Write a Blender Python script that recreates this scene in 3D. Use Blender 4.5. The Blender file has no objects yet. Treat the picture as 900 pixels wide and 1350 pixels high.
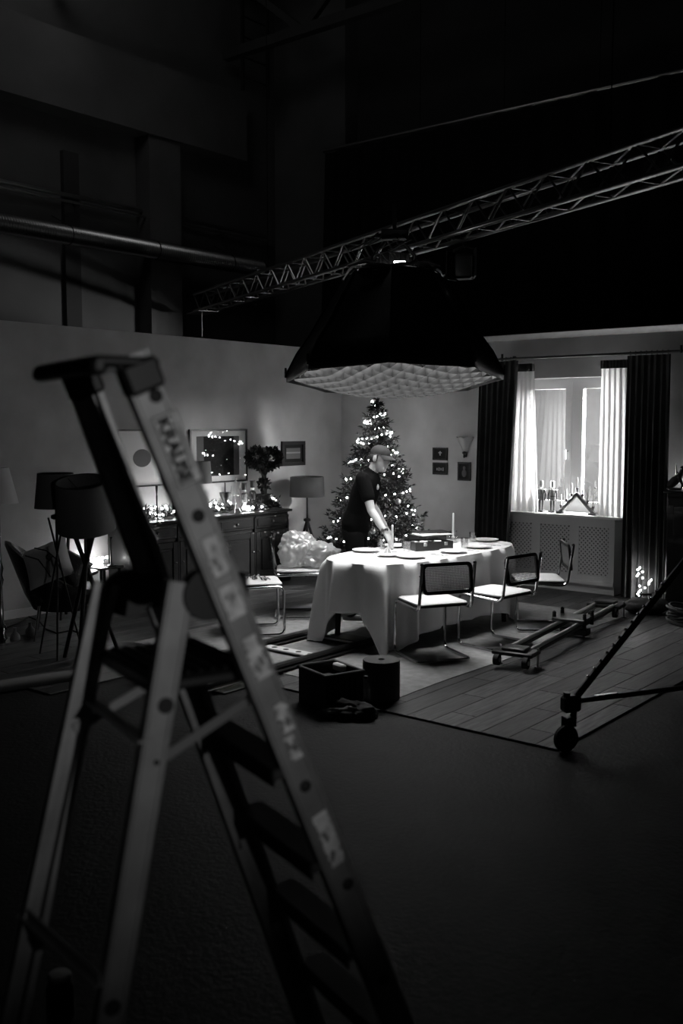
import bpy, bmesh, math, random
from mathutils import Vector, Matrix, noise
R = math.radians
rnd = random.Random(7)
scene = bpy.context.scene
col = scene.collection

# ---------------------------------------------------------------- camera, light, exposure
# World frame: corner of the film set at the origin, wall_left on x=0 (running to -y),
# wall_right (the window wall) on y=0 (running to +x). Photo taken as 900x1350.
FPX, CAM_Z, YAW = 1312.5, 1.93, R(39)
PITCH = math.atan((675 - 558) / FPX)
CAM = Vector((8.67, -10.71, CAM_Z))
cd = bpy.data.cameras.new('camera')
cam = bpy.data.objects.new('camera', cd)
col.objects.link(cam)
cam.location = CAM
cam.rotation_euler = (R(90) - PITCH, 0, YAW)
cd.sensor_fit = 'HORIZONTAL'; cd.sensor_width = 24; cd.lens = 35
cd.clip_end = 80
cd.dof.use_dof = True; cd.dof.focus_distance = 9.3; cd.dof.aperture_fstop = 2.2
scene.camera = cam

world = bpy.data.worlds.new('studio_dark'); scene.world = world
world.use_nodes = True
wb = world.node_tree.nodes['Background']
wb.inputs[0].default_value = (1, 1, 1, 1); wb.inputs[1].default_value = 0.0035
vs = scene.view_settings
vs.view_transform = 'Standard'; vs.look = 'None'; vs.gamma = 1; vs.use_curve_mapping = False
vs.exposure = 0.0
scene.cycles.use_denoising = True
scene.cycles.sample_clamp_indirect = 4
scene.cycles.max_bounces = 8
scene.cycles.transparent_max_bounces = 12

def ow(X, Y, z=0.0):           # metres right of / ahead of the camera -> world
    c, s = math.cos(YAW), math.sin(YAW)
    return Vector((X * c - Y * s + CAM.x, X * s + Y * c + CAM.y, z))
def ray(px, py):
    a, b = (px - 450) / FPX, (675 - py) / FPX
    d = ow(a, math.cos(PITCH) + b * math.sin(PITCH)) - Vector((CAM.x, CAM.y, 0))
    d.z = -math.sin(PITCH) + b * math.cos(PITCH)
    return d
def fl(px, py, z=0.0):         # pixel -> point at height z
    r = ray(px, py); return CAM + r * ((z - CAM_Z) / r.z)
def pl(px, py, axis, val):     # pixel -> point on an axis plane
    r = ray(px, py); return CAM + r * ((val - CAM[axis]) / r[axis])
def dp(px, py, Y):             # pixel -> point at depth Y ahead of the camera
    r = ray(px, py); f = Vector((-math.sin(YAW), math.cos(YAW), 0))
    return CAM + r * (Y / r.dot(f))

def lamp(name, kind, loc, target, energy, **kw):
    l = bpy.data.lights.new(name, kind); l.energy = energy
    for k, v in kw.items(): setattr(l, k, v)
    o = bpy.data.objects.new(name, l); col.objects.link(o); o.location = loc
    o.rotation_euler = (Vector(target) - Vector(loc)).to_track_quat('-Z', 'Y').to_euler()
    return o
# daylight lamps of the set, standing outside the window behind the set wall
lamp('window_lamp', 'AREA', (4.95, .8, 2.62), (2.75, -.2, 1.5), 800, shape='RECTANGLE', size=.9, size_y=.6, spread=R(75))
lamp('window_lamp_second', 'AREA', (1.65, .85, 1.75), (4.0, -.2, 1.6), 800, shape='RECTANGLE', size=1.1, size_y=1.5, spread=R(75))
lamp('backdrop_lamp', 'AREA', (2.7, .75, .25), (2.6, 1.7, 1.2), 1.6, shape='RECTANGLE', size=2.2, size_y=.2, spread=R(100))
# work lamp of the studio, behind and beside the photographer, aimed at the ladder
WORK_LAMP = ow(2.55, -2.11, 1.8)     # in the plane of both ladder frames
lamp('work_lamp', 'SPOT', WORK_LAMP, ow(-.3, 1.95, 2.1), 150, spot_size=R(35), spot_blend=1.0, shadow_soft_size=.03)
lamp('hall_fill', 'AREA', (-.5, -3.4, 8.3), (-3, 1.0, 4.8), 15.0, shape='RECTANGLE', size=2, size_y=2)  # added fill for the dim hall wall, no lamp seen there

# ---------------------------------------------------------------- materials
def M(name, g, rough=.6, metal=0., var=0., vscale=6., bump=0., bscale=60., stretch=None, emit=0., spec=.5, coat=0., objvar=0.):
    m = bpy.data.materials.new(name); m.use_nodes = True
    nt = m.node_tree; p = nt.nodes['Principled BSDF']
    p.inputs['Base Color'].default_value = (g, g, g, 1)
    p.inputs['Roughness'].default_value = rough; p.inputs['Metallic'].default_value = metal
    p.inputs['Specular IOR Level'].default_value = spec
    p.inputs['Coat Weight'].default_value = coat
    if emit:
        p.inputs['Emission Color'].default_value = (1, 1, 1, 1); p.inputs['Emission Strength'].default_value = emit
    if var or bump or objvar:
        tc = nt.nodes.new('ShaderNodeTexCoord'); mp = nt.nodes.new('ShaderNodeMapping')
        nt.links.new(tc.outputs['Object'], mp.inputs[0])
        if stretch: mp.inputs['Scale'].default_value = stretch
        oi = nt.nodes.new('ShaderNodeObjectInfo')
        if objvar:
            cb = nt.nodes.new('ShaderNodeCombineXYZ'); mu = nt.nodes.new('ShaderNodeMath'); mu.operation = 'MULTIPLY'
            mu.inputs[1].default_value = 37.0
            nt.links.new(oi.outputs['Random'], mu.inputs[0])
            for i in range(3): nt.links.new(mu.outputs[0], cb.inputs[i])
            nt.links.new(cb.outputs[0], mp.inputs['Location'])
    if var or objvar:
        n = nt.nodes.new('ShaderNodeTexNoise'); n.inputs['Scale'].default_value = vscale; n.inputs['Detail'].default_value = 5
        nt.links.new(mp.outputs[0], n.inputs['Vector'])
        rp = nt.nodes.new('ShaderNodeMapRange')
        rp.inputs['From Min'].default_value = .28; rp.inputs['From Max'].default_value = .72
        rp.inputs['To Min'].default_value = g * (1 - var); rp.inputs['To Max'].default_value = g * (1 + var)
        nt.links.new(n.outputs[0], rp.inputs[0])
        out = rp.outputs[0]
        if objvar:
            r2 = nt.nodes.new('ShaderNodeMapRange')
            r2.inputs['To Min'].default_value = 1 - objvar; r2.inputs['To Max'].default_value = 1 + objvar
            nt.links.new(oi.outputs['Random'], r2.inputs[0])
            ml = nt.nodes.new('ShaderNodeMath'); ml.operation = 'MULTIPLY'
            nt.links.new(out, ml.inputs[0]); nt.links.new(r2.outputs[0], ml.inputs[1]); out = ml.outputs[0]
        nt.links.new(out, p.inputs['Base Color'])
    if bump:
        n2 = nt.nodes.new('ShaderNodeTexNoise'); n2.inputs['Scale'].default_value = bscale; n2.inputs['Detail'].default_value = 3
        nt.links.new(mp.outputs[0], n2.inputs['Vector'])
        b = nt.nodes.new('ShaderNodeBump'); b.inputs['Strength'].default_value = bump; b.inputs['Distance'].default_value = .02
        nt.links.new(n2.outputs[0], b.inputs['Height']); nt.links.new(b.outputs[0], p.inputs['Normal'])
    return m
def MIX(name, parts):          # weighted blend of simple closures: (kind, grey, roughness, weight)
    m = bpy.data.materials.new(name); m.use_nodes = True
    nt = m.node_tree; nt.nodes.remove(nt.nodes['Principled BSDF']); out = nt.nodes['Material Output']
    cur, tot = None, 0
    for kind, g, ro, w in parts:
        n = nt.nodes.new('ShaderNodeBsdf' + kind); n.inputs['Color'].default_value = (g, g, g, 1)
        if 'Roughness' in n.inputs and ro is not None: n.inputs['Roughness'].default_value = ro
        tot += w
        if cur is None: cur = n
        else:
            mx = nt.nodes.new('ShaderNodeMixShader'); mx.inputs[0].default_value = w / tot
            nt.links.new(cur.outputs[0], mx.inputs[1]); nt.links.new(n.outputs[0], mx.inputs[2]); cur = mx
    nt.links.new(cur.outputs[0], out.inputs['Surface'])
    return m
mt = dict(
    plaster=M('plaster', .5, .85, var=.16, vscale=2.2, bump=.12, bscale=90),
    concrete=M('dark_studio_floor', .016, .6, spec=.12, var=.3, vscale=3, bump=.25, bscale=40),
    hall=M('hall_wall', .07, .9, var=.2, vscale=1.2),
    hall_dark=M('hall_dark', .025, .9, var=.2, vscale=1.5),
    drape=M('black_molton', .01, 1, spec=0),
    plank=M('laminate', .048, .45, spec=.3, var=.75, vscale=9, stretch=(6, .55, 1), objvar=.5),
    rug=M('rug', .27, .95, var=.18, vscale=14, bump=.4, bscale=260, spec=.1),
    white_paint=M('white_paint', .85, .45),
    grey_paint=M('grey_paint', .58, .55),
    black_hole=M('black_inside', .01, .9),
    backing=M('grey_backing', .04, .9),
    curtain=M('dark_velvet', .06, .9, var=.3, vscale=5, spec=.15),
    curtain_head=M('curtain_tape', .06, .9),
    rod=M('black_rod', .02, .4),
    sheer=MIX('sheer', [('Diffuse', .85, None, .3), ('Translucent', .95, None, .55), ('Transparent', 1, None, .15)]),
    glass=MIX('clear_glass', [('Transparent', .96, None, .9), ('Glossy', .9, .02, .1)]),
    tumbler=MIX('tumbler_glass', [('Transparent', .93, None, .8), ('Glossy', .95, .04, .2)]),
    linen=M('white_linen', .78, .8, bump=.1, bscale=120),
    porcelain=M('porcelain', .82, .25),
    wax=M('candle_wax', .85, .5),
    chrome=M('chrome_tube', .62, .16, 1),
    steel=M('steel', .4, .35, 1),
    alu=M('brushed_aluminium', .34, .45, .5, var=.22, vscale=9, bump=.05, bscale=200),
    treadalu=M('ribbed_tread', .06, .7, .2, spec=.2),
    railsteel=M('polished_rail', .75, .35, 1),
    truss=M('truss_aluminium', .3, .3, 1),
    blackplastic=M('black_plastic', .012, .45),
    blackmetal=M('black_metal', .02, .32, .3),
    rubber=M('rubber', .012, .8),
    softfab=M('softbox_black', .008, .35, spec=.5),
    gridfab=M('softbox_grid', .012, .8),
    diffuser=M('lit_diffuser', .8, .9, emit=18.5),
    silver=M('silver_lining', .85, .2, 1),
    lampglow=M('lamp_glow', .8, .5, emit=30),
    bulb=M('fairy_bulb', .8, .5, emit=62),
    walnut=M('dark_walnut', .006, .35, spec=.2, var=.25, vscale=5, stretch=(1, 1, .3), coat=.08),
    darkwood=M('dark_wood', .03, .4, var=.4, vscale=8),
    brass=M('dull_brass', .3, .3, 1),
    seat=M('pale_cane_seat', .7, .7, bump=.2, bscale=300),
    cane=M('cane', .2, .7),
    blackwood=M('black_lacquer', .009, .4, spec=.35),
    fir=M('fir_needles', .032, .65, var=.5, vscale=20),
    leaf=M('dark_leaf', .022, .6),
    bark=M('bark', .05, .85, var=.4, vscale=25),
    skin=M('skin', .4, .55),
    shirt=M('black_cotton', .0035, .95, spec=.06),
    denim=M('dark_trousers', .007, .95, spec=.08),
    cap=M('dark_cap', .012, .85),
    hair=M('dark_hair', .02, .7),
    shoe=M('dark_shoe', .025, .5),
    lampshade=M('grey_lampshade', .12, .8, bump=.2, bscale=200),
    shade_dark=M('dark_lampshade', .04, .8),
    shade_white=M('cream_lampshade', .8, .8),
    leather=M('black_leather', .014, .35, bump=.3, bscale=30),
    print_white=M('paper', .85, .9),
    print_grey=M('print_grey', .12, .7),
    print_dark=M('print_dark', .014, .8, spec=.2),
    sticker=M('worn_sticker', .85, .7, var=.35, vscale=30),
    ink=M('sticker_ink', .02, .7),
    film=MIX('thin_plastic_film', [('Diffuse', .9, None, .38), ('Translucent', .9, None, .25), ('Transparent', 1, None, .2), ('Glossy', .95, .22, .2)]),
    rag=M('dark_rag', .03, .9), ragl=M('pale_rag', .25, .9),
    crate=M('dark_crate', .012, .55),
    roll=M('dark_roll', .1, .85),
    ceramic=M('grey_ceramic', .3, .3),
    figwhite=M('figure_white', .6, .5), figdark=M('figure_dark', .02, .5), figgrey=M('figure_grey', .12, .5),
)

# ---------------------------------------------------------------- mesh helpers
class MB:
    def __init__(s): s.v = []; s.f = []
    def add(s, vs, fs):
        o = len(s.v); s.v += [Vector(v) for v in vs]; s.f += [tuple(i + o for i in f) for f in fs]; return s
    def box(s, c, d, rot=None):
        c = Vector(c); h = [x / 2 for x in d]; vs = []
        for x in (-1, 1):
            for y in (-1, 1):
                for z in (-1, 1):
                    p = Vector((x * h[0], y * h[1], z * h[2]))
                    vs.append(c + (rot @ p if rot else p))
        return s.add(vs, [(0, 1, 3, 2), (4, 6, 7, 5), (0, 4, 5, 1), (2, 3, 7, 6), (0, 2, 6, 4), (1, 5, 7, 3)])
    def span(s, a, b):           # box from corner to corner
        a, b = Vector(a), Vector(b); return s.box((a + b) / 2, [abs(x) for x in (b - a)])
    def bbox(s, c, d, bv=.004, rot=None):    # bevelled box
        c = Vector(c); bv = min(bv, min(d) * .45); h = [x / 2 for x in d]; vs = []; idx = {}
        for ax in range(3):
            for x in (-1, 1):
                for y in (-1, 1):
                    for z in (-1, 1):
                        sg = (x, y, z)
                        p = Vector([sg[i] * (h[i] if i == ax else h[i] - bv) for i in range(3)])
                        idx[(ax, x, y, z)] = len(vs); vs.append(c + (rot @ p if rot else p))
        fs = []
        for ax in range(3):
            o = [i for i in range(3) if i != ax]
            for sg in (-1, 1):
                q = []
                for (a, b) in ((-1, -1), (1, -1), (1, 1), (-1, 1)):
                    k = [0, 0, 0]; k[ax] = sg; k[o[0]] = a; k[o[1]] = b; q.append(idx[(ax, *k)])
                fs.append(tuple(q))
        for ax in range(3):          # edges along ax
            o = [i for i in range(3) if i != ax]
            for a in (-1, 1):
                for b in (-1, 1):
                    q = []
                    for (pa, e) in ((o[0], -1), (o[0], 1), (o[1], 1), (o[1], -1)):
                        k = [0, 0, 0]; k[ax] = e; k[o[0]] = a; k[o[1]] = b; q.append(idx[(pa, *k)])
                    fs.append(tuple(q))
        for x in (-1, 1):
            for y in (-1, 1):
                for z in (-1, 1): fs.append(tuple(idx[(a, x, y, z)] for a in range(3)))
        return s.add(vs, fs)
    def tube(s, pts, r, n=8, closed=False, cap=True, sec=None):
        pts = [Vector(p) for p in pts]; m = len(pts)
        rs = list(r) if isinstance(r, (list, tuple)) else [r] * m
        up = None; rings = []
        for i, p in enumerate(pts):
            a = pts[i - 1] if (i or closed) else p; b = pts[(i + 1) % m] if (i < m - 1 or closed) else p
            t = (b - a).normalized()
            if up is None:
                up = Vector((0, 0, 1)) if abs(t.z) < .9 else Vector((1, 0, 0))
            up = (up - t * up.dot(t)).normalized(); sd = t.cross(up)
            ring = []
            for k in range(n):
                an = 2 * math.pi * k / n
                e = (1, 1) if sec is None else sec[i]
                ring.append(p + (sd * math.cos(an) * e[0] + up * math.sin(an) * e[1]) * rs[i])
            rings.append(ring)
        vs = [v for q in rings for v in q]; fs = []
        for i in range(m if closed else m - 1):
            j = (i + 1) % m
            for k in range(n):
                l = (k + 1) % n; fs.append((i * n + k, i * n + l, j * n + l, j * n + k))
        if cap and not closed:
            fs.append(tuple(range(n - 1, -1, -1))); fs.append(tuple((m - 1) * n + k for k in range(n)))
        return s.add(vs, fs)
    def cyl(s, a, b, r0, r1=None, n=12): return s.tube([a, b], [r0, r0 if r1 is None else r1], n)
    def cap(s, a, b, r0, r1=None, n=12):     # capsule, tapered
        a, b = Vector(a), Vector(b); r1 = r0 if r1 is None else r1
        d = (b - a).normalized() if (b - a).length > 1e-6 else Vector((0, 0, 1)); P = []; Q = []
        for t in (0.02, .3, .6, .85): an = t * math.pi / 2; P.append(a - d * r0 * math.cos(an)); Q.append(r0 * math.sin(an))
        P.append(a); Q.append(r0); P.append(b); Q.append(r1)
        for t in (.85, .6, .3, 0.02): an = t * math.pi / 2; P.append(b + d * r1 * math.cos(an)); Q.append(r1 * math.sin(an))
        return s.tube(P, Q, n)
    def chain(s, pts, rs, n=12):
        for i in range(len(pts) - 1): s.cap(pts[i], pts[i + 1], rs[i], rs[i + 1], n)
        return s
    def lathe(s, prof, n=16, c=(0, 0, 0), rot=None, cap=False):
        c = Vector(c); vs = []; m = len(prof)
        for r, z in prof:
            for k in range(n):
                a = 2 * math.pi * k / n; p = Vector((r * math.cos(a), r * math.sin(a), z))
                vs.append(c + (rot @ p if rot else p))
        fs = [(i * n + k, i * n + (k + 1) % n, (i + 1) * n + (k + 1) % n, (i + 1) * n + k) for i in range(m - 1) for k in range(n)]
        if cap: fs += [tuple(range(n - 1, -1, -1)), tuple((m - 1) * n + k for k in range(n))]
        return s.add(vs, fs)
    def ball(s, c, r, n=12, m=8, rot=None):
        r = (r, r, r) if not isinstance(r, (tuple, list)) else r; c = Vector(c); vs = []
        for i in range(m + 1):
            th = math.pi * (i + .001 if i == 0 else i - .001 if i == m else i) / m
            for k in range(n):
                a = 2 * math.pi * k / n
                p = Vector((r[0] * math.sin(th) * math.cos(a), r[1] * math.sin(th) * math.sin(a), -r[2] * math.cos(th)))
                vs.append(c + (rot @ p if rot else p))
        fs = [(i * n + k, i * n + (k + 1) % n, (i + 1) * n + (k + 1) % n, (i + 1) * n + k) for i in range(m) for k in range(n)]
        fs += [tuple(range(n - 1, -1, -1)), tuple(m * n + k for k in range(n))]
        return s.add(vs, fs)
    def prism(s, poly, z0, z1):
        n = len(poly); vs = [(x, y, z0) for x, y in poly] + [(x, y, z1) for x, y in poly]
        return s.add(vs, [tuple(range(n - 1, -1, -1)), tuple(range(n, 2 * n))] + [(k, (k + 1) % n, n + (k + 1) % n, n + k) for k in range(n)])
    def xf(s, mat): s.v = [mat @ v for v in s.v]; return s
    def mesh(s, name, smooth=38):
        me = bpy.data.meshes.new(name); me.from_pydata([tuple(v) for v in s.v], [], s.f); me.update()
        if smooth: me.shade_smooth(); me.set_sharp_from_angle(angle=R(smooth))
        return me
    def build(s, name, mat, parent=None, smooth=38, loc=None):
        if parent is None and loc is None and s.v:       # origin at the thing's base centre
            xs = [v.x for v in s.v]; ys = [v.y for v in s.v]; zs = [v.z for v in s.v]
            loc = Vector(((min(xs) + max(xs)) / 2, (min(ys) + max(ys)) / 2, min(zs))); s.v = [v - loc for v in s.v]
        return link(name, s.mesh(name, smooth), mat, parent, loc)
def link(name, me, mat, parent=None, loc=None):
    if mat is not None and not me.materials: me.materials.append(mt[mat] if isinstance(mat, str) else mat)
    o = bpy.data.objects.new(name, me); col.objects.link(o)
    if parent: o.parent = parent
    if loc is not None: o.location = loc
    return o
def tag(o, label=None, cat=None, group=None, kind=None):
    if label: o['label'] = label
    if cat: o['category'] = cat
    if group: o['group'] = group
    if kind: o['kind'] = kind
    return o
def T(name, label, cat, loc=(0, 0, 0), rz=0., group=None):
    o = bpy.data.objects.new(name, None); col.objects.link(o); o.empty_display_size = .1
    o.location = loc; o.rotation_euler = (0, 0, rz)
    return tag(o, label, cat, group)
def S(name, loc=(0, 0, 0), label=None):
    o = bpy.data.objects.new(name, None); col.objects.link(o); o.location = loc; o.empty_display_size = .1
    return tag(o, label, kind='structure')
def copy_tree(o, loc=None, rz=None, parent=None, label=None):
    c = o.copy(); col.objects.link(c)
    if parent: c.parent = parent
    if loc is not None: c.location = loc
    if rz is not None: c.rotation_euler = (0, 0, rz)
    if label: c['label'] = label
    for ch in list(o.children): copy_tree(ch, parent=c)
    return c
def remeshed(mb, vox, smooth_it=4):
    me = bpy.data.meshes.new('tmp'); me.from_pydata([tuple(v) for v in mb.v], [], mb.f); me.update()
    bm = bmesh.new(); bm.from_mesh(me); bmesh.ops.recalc_face_normals(bm, faces=bm.faces); bm.to_mesh(me); bm.free()
    o = bpy.data.objects.new('tmp', me); col.objects.link(o)
    r = o.modifiers.new('r', 'REMESH'); r.mode = 'VOXEL'; r.voxel_size = vox
    if smooth_it:
        sm = o.modifiers.new('s', 'SMOOTH'); sm.factor = .5; sm.iterations = smooth_it
    dg = bpy.context.evaluated_depsgraph_get()
    out = bpy.data.meshes.new_from_object(o.evaluated_get(dg))
    bpy.data.objects.remove(o); out.shade_smooth()
    return out
def rot_to(d, up=(0, 0, 1)):   # matrix whose x axis is d
    x = Vector(d).normalized(); u = Vector(up)
    if abs(x.dot(u)) > .99: u = Vector((0, 1, 0))
    y = u.cross(x).normalized(); z = x.cross(y)
    return Matrix((x, y, z)).transposed()

# ---------------------------------------------------------------- the setting
tag(MB().span((-13, -18, -.2), (15, 10, -.014)).build('floor', 'concrete', smooth=0), 'dark bare studio floor around the film set', kind='structure')
boards = S('floor_boards', (0, 0, 0), 'wood laminate floor of the film set')
BW, BL = .19, 1.29
plank_me = {}
def plank(x0, x1, y0, y1):
    key = (round(x1 - x0, 3), round(y1 - y0, 3))
    if key not in plank_me:
        plank_me[key] = MB().bbox((0, 0, -.006), (key[0] - .003, key[1] - .003, .012), .002).mesh('plank', 0)
        plank_me[key].materials.append(mt['plank'])
    link('plank', plank_me[key], None, boards, ((x0 + x1) / 2, (y0 + y1) / 2, 0))
i = 0; x = 0.0
while x < 6.02:
    y = 0.0; ylim = -6.6 if x < 2.6 else -5.8 if x < 3.6 else -5.42
    ln = [BL, .43, .86][i % 3]
    while y > ylim + .05:
        y2 = max(y - ln, ylim); plank(x, min(x + BW, 6.04), y2, y); y = y2; ln = BL
    x += BW; i += 1

WH = 2.92
tag(MB().span((-.09, -7.2, -.01), (0, .0, WH)).build('wall_left', 'plaster', smooth=0), 'grey painted wall of the film set behind the sideboard', kind='structure')
OX0, OX1, OZ0, OZ1 = 2.66, 4.1, .88, 2.46
w = MB().span((-.09, 0, -.01), (OX0, .09, WH)).span((OX1, 0, -.01), (6.6, .09, WH))
w.span((OX0, 0, -.01), (OX1, .09, OZ0)).span((OX0, 0, OZ1), (OX1, .09, WH))
tag(w.build('wall_right', 'plaster', smooth=0), 'grey painted set wall with the window opening', kind='structure')
tag(MB().span((0, -7.2, 0), (.018, -.02, .085)).build('baseboard_left', 'white_paint', smooth=0), 'painted baseboard under the sideboard wall', kind='structure')
tag(MB().span((0.02, -.018, 0), (OX0 - .06, 0, .085)).span((OX1 + .06, -.018, 0), (6.6, 0, .085)).build('baseboard_right', 'white_paint', smooth=0), 'painted baseboard of the window wall', kind='structure')

# window: reveal, frame, two sashes, panes, sill
win = S('window_1', (0, 0, 0), 'white two-sash window with a lit reveal')
rv = MB()
for a, b in (((OX0 - .02, .09, OZ0 - .02), (OX0, .34, OZ1 + .02)), ((OX1, .09, OZ0 - .02), (OX1 + .02, .34, OZ1 + .02)),
             ((OX0, .09, OZ0 - .02), (OX1, .34, OZ0)), ((OX0, .09, OZ1), (OX1, .34, OZ1 + .02))): rv.span(a, b)
rv.build('window_reveal', 'white_paint', win, 0)
FY = .2
fr = MB()
for a, b in (((OX0, FY, OZ0), (OX0 + .05, FY + .07, OZ1)), ((OX1 - .05, FY, OZ0), (OX1, FY + .07, OZ1)),
             ((OX0, FY, OZ1 - .05), (OX1, FY + .07, OZ1)), ((OX0, FY, OZ0), (OX1, FY + .07, OZ0 + .05))): fr.span(a, b)
fr.build('window_frame', 'white_paint', win, 0)
xm = (OX0 + OX1) / 2
MB().span((xm - .035, FY - .012, OZ0 + .05), (xm + .035, FY + .07, OZ1 - .05)).build('mullion', 'white_paint', win, 0)
for sx0, sx1 in ((OX0 + .05, xm - .035), (xm + .035, OX1 - .05)):
    z0, z1 = OZ0 + .05, OZ1 - .05; q = .075
    sa = MB().span((sx0, FY - .02, z0), (sx0 + q, FY + .05, z1)).span((sx1 - q, FY - .02, z0), (sx1, FY + .05, z1))
    sa.span((sx0 + q, FY - .02, z1 - q), (sx1 - q, FY + .05, z1)).span((sx0 + q, FY - .02, z0), (sx1 - q, FY + .05, z0 + q))
    so = sa.build('sash', 'white_paint', win, 0)
    MB().span((sx0 + q, FY + .01, z0 + q), (sx1 - q, FY + .016, z1 - q)).build('pane', 'glass', so, 0)
MB().cyl((xm - .07, FY - .02, 1.6), (xm - .07, FY - .06, 1.6), .008).bbox((xm - .07, FY - .06, 1.56), (.016, .014, .11), .004).build('window_handle', 'steel', win)
tag(MB().bbox(((OX0 + OX1) / 2, -.01, .868), (OX1 - OX0 + .1, .42, .028), .006).build('window_sill', 'white_paint', win), None)
tag(MB().span((.2, 1.42, 0), (5.9, 1.46, 3.0)).build('exterior_backdrop', 'backing', smooth=0), 'plain grey backdrop board outside the window', kind='structure')

for k, (a, b) in enumerate((((1.15, .1, 0), (1.17, 1.41, 3.0)), ((5.58, .1, 0), (5.6, 1.41, 3.0)), ((1.15, .1, 3.0), (5.6, 1.46, 3.02)))):  # unseen boards added to block spill from the window lamps
    tag(MB().span(a, b).build('light_blocker', 'drape', smooth=0), 'added unseen black flag %s' % ('standing outside the window beyond the pictures', 'standing outside the window beyond the cabinet', 'roofing over the lamps outside the window')[k], 'blocker', 'added light blockers outside the window')
# radiator cover with three lattice panels
RX0, RX1, RY = 2.63, 4.09, -.2
rc = T('radiator_cover', 'grey radiator cover with three diamond lattice panels under the window', 'radiator cover', ((RX0 + RX1) / 2, -.1, 0))
L = Vector(((RX0 + RX1) / 2, -.1, 0))
def loc_span(mb, a, b): return mb.span(Vector(a) - L, Vector(b) - L)
body = MB(); zt = .853
loc_span(body, (RX0, RY, .0), (RX0 + .02, -.002, zt)); loc_span(body, (RX1 - .02, RY, 0), (RX1, -.002, zt))
loc_span(body, (RX0, RY, zt - .02), (RX1, -.002, zt)); body.build('casing', 'grey_paint', rc, 0)
st = MB(); pw = (RX1 - RX0) / 3; P0, P1 = .205, .76; e = .062
loc_span(st, (RX0, RY - .018, P1), (RX1, RY, zt)); loc_span(st, (RX0, RY - .018, .14), (RX1, RY, P0))
for k in range(4):
    c = RX0 + pw * k; a = c - (e if k else 0) * .9; b = c + (e if k < 3 else 0) * .9
    if k == 0: b = c + e * 1.1
    if k == 3: a = c - e * 1.1
    loc_span(st, (a, RY - .018, P0), (b, RY, P1))
st.build('face_frame', 'grey_paint', rc, 0)
pb = MB(); loc_span(pb, (RX0, RY - .03, .1), (RX1, RY, .14)); pb.build('lower_moulding', 'grey_paint', rc, 0)
pb = MB(); loc_span(pb, (RX0 + .02, RY + .02, 0), (RX1 - .02, RY + .04, .1)); pb.build('plinth', 'grey_paint', rc, 0)
bk = MB(); loc_span(bk, (RX0 + .02, RY + .06, .1), (RX1 - .02, RY + .07, .83)); bk.build('inside_shade', 'black_hole', rc, 0)  # black sheet stands in for the shade inside the cover
def lattice(x0, x1, z0, z1, sp=.05, wd=.02):
    mb = MB(); W_, H_ = x1 - x0, z1 - z0
    for sg in (1, -1):
        k = -H_
        while k < W_ + H_:
            if sg == 1: xa, xb = max(0, k), min(W_, k + H_); pa = (xa, xa - k); pb_ = (xb, xb - k)
            else: xa, xb = max(0, k - H_), min(W_, k); pa = (xa, k - xa); pb_ = (xb, k - xb)
            if xb - xa > .012:
                yy = -.006 if sg == 1 else -.010
                A_ = Vector((x0 + pa[0], RY + yy, z0 + pa[1])) - L; B_ = Vector((x0 + pb_[0], RY + yy, z0 + pb_[1])) - L
                mb.box((A_ + B_) / 2, ((B_ - A_).length, .004, wd), rot_to(B_ - A_, (0, -1, 0)) @ Matrix.Rotation(R(90), 3, 'X'))
            k += sp
    return mb
for k in range(3):
    lattice(RX0 + pw * k + e * .85, RX0 + pw * (k + 1) - e * .85, P0 - .005, P1 + .005).build('lattice_panel', 'grey_paint', rc, 0)

# curtain rail and curtains
ry = -.3
zr = pl(760, 469, 1, ry).z
xr0 = pl(650, 474, 1, ry).x
rod = T('curtain_rod', 'black double curtain rod above the window', 'curtain rod', (xr0, ry, zr))
for dy in (-.0, .09):
    MB().cyl((0, dy, 0), (5.9 - xr0, dy, 0), .013 if dy == 0 else .009, n=10).build('rail', 'rod', rod)
for xx in (.12, 2.25):
    MB().cyl((xx, -.01, 0), (xx, .29, 0), .011, n=8).bbox((xx, .285, 0), (.04, .012, .1), .003).cyl((xx, 0, -.02), (xx, 0, .06), .014, n=8).build('bracket', 'rod', rod)
MB().ball((-.02, 0, 0), .024).build('finial', 'rod', rod)

def sheet(xa0, xa1, xb0, xb1, y, z0, z1, folds, amp, seed, nz=14, th=.004, flat_top=.35, sag=0.):
    """hanging cloth: top edge xa0..xa1 at z1, lower edge xb0..xb1 at z0"""
    rr = random.Random(seed); nx = folds * 8; mb = MB(); ph = [rr.uniform(-.5, .5) for _ in range(folds + 1)]
    vs = []
    for side in (0, 1):
        for j in range(nz + 1):
            t = j / nz
            for i in range(nx + 1):
                u = i / nx; un = u + .02 * math.sin(u * 9 + seed) * t
                x = (xa0 + (xa1 - xa0) * un) * (1 - t) + (xb0 + (xb1 - xb0) * un) * t
                a = amp * (flat_top + (1 - flat_top) * min(1, t * 3))
                yy = y + a * math.sin(2 * math.pi * folds * u + ph[int(u * folds)] * t) + .3 * a * math.sin(2 * math.pi * folds * .43 * u + seed + t * 1.3)
                vs.append((x, yy + side * th, z1 + (z0 - z1) * t))
    n = (nx + 1) * (nz + 1); fs = []
    for j in range(nz):
        for i in range(nx):
            a = j * (nx + 1) + i; b = a + 1; c = b + nx + 1; d = a + nx + 1
            fs += [(a, b, c, d), (n + a, n + d, n + c, n + b)]
    for i in range(nx):
        fs.append((i + 1, i, n + i, n + i + 1)); q = nz * (nx + 1); fs.append((q + i, q + i + 1, n + q + i + 1, n + q + i))
    for j in range(nz):
        a = j * (nx + 1); fs.append((a, a + nx + 1, n + a + nx + 1, n + a)); a += nx; fs.append((a + nx + 1, a, n + a, n + a + nx + 1))
    return mb.add(vs, fs)
X = lambda p, q, yy: pl(p, q, 1, yy).x
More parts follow.
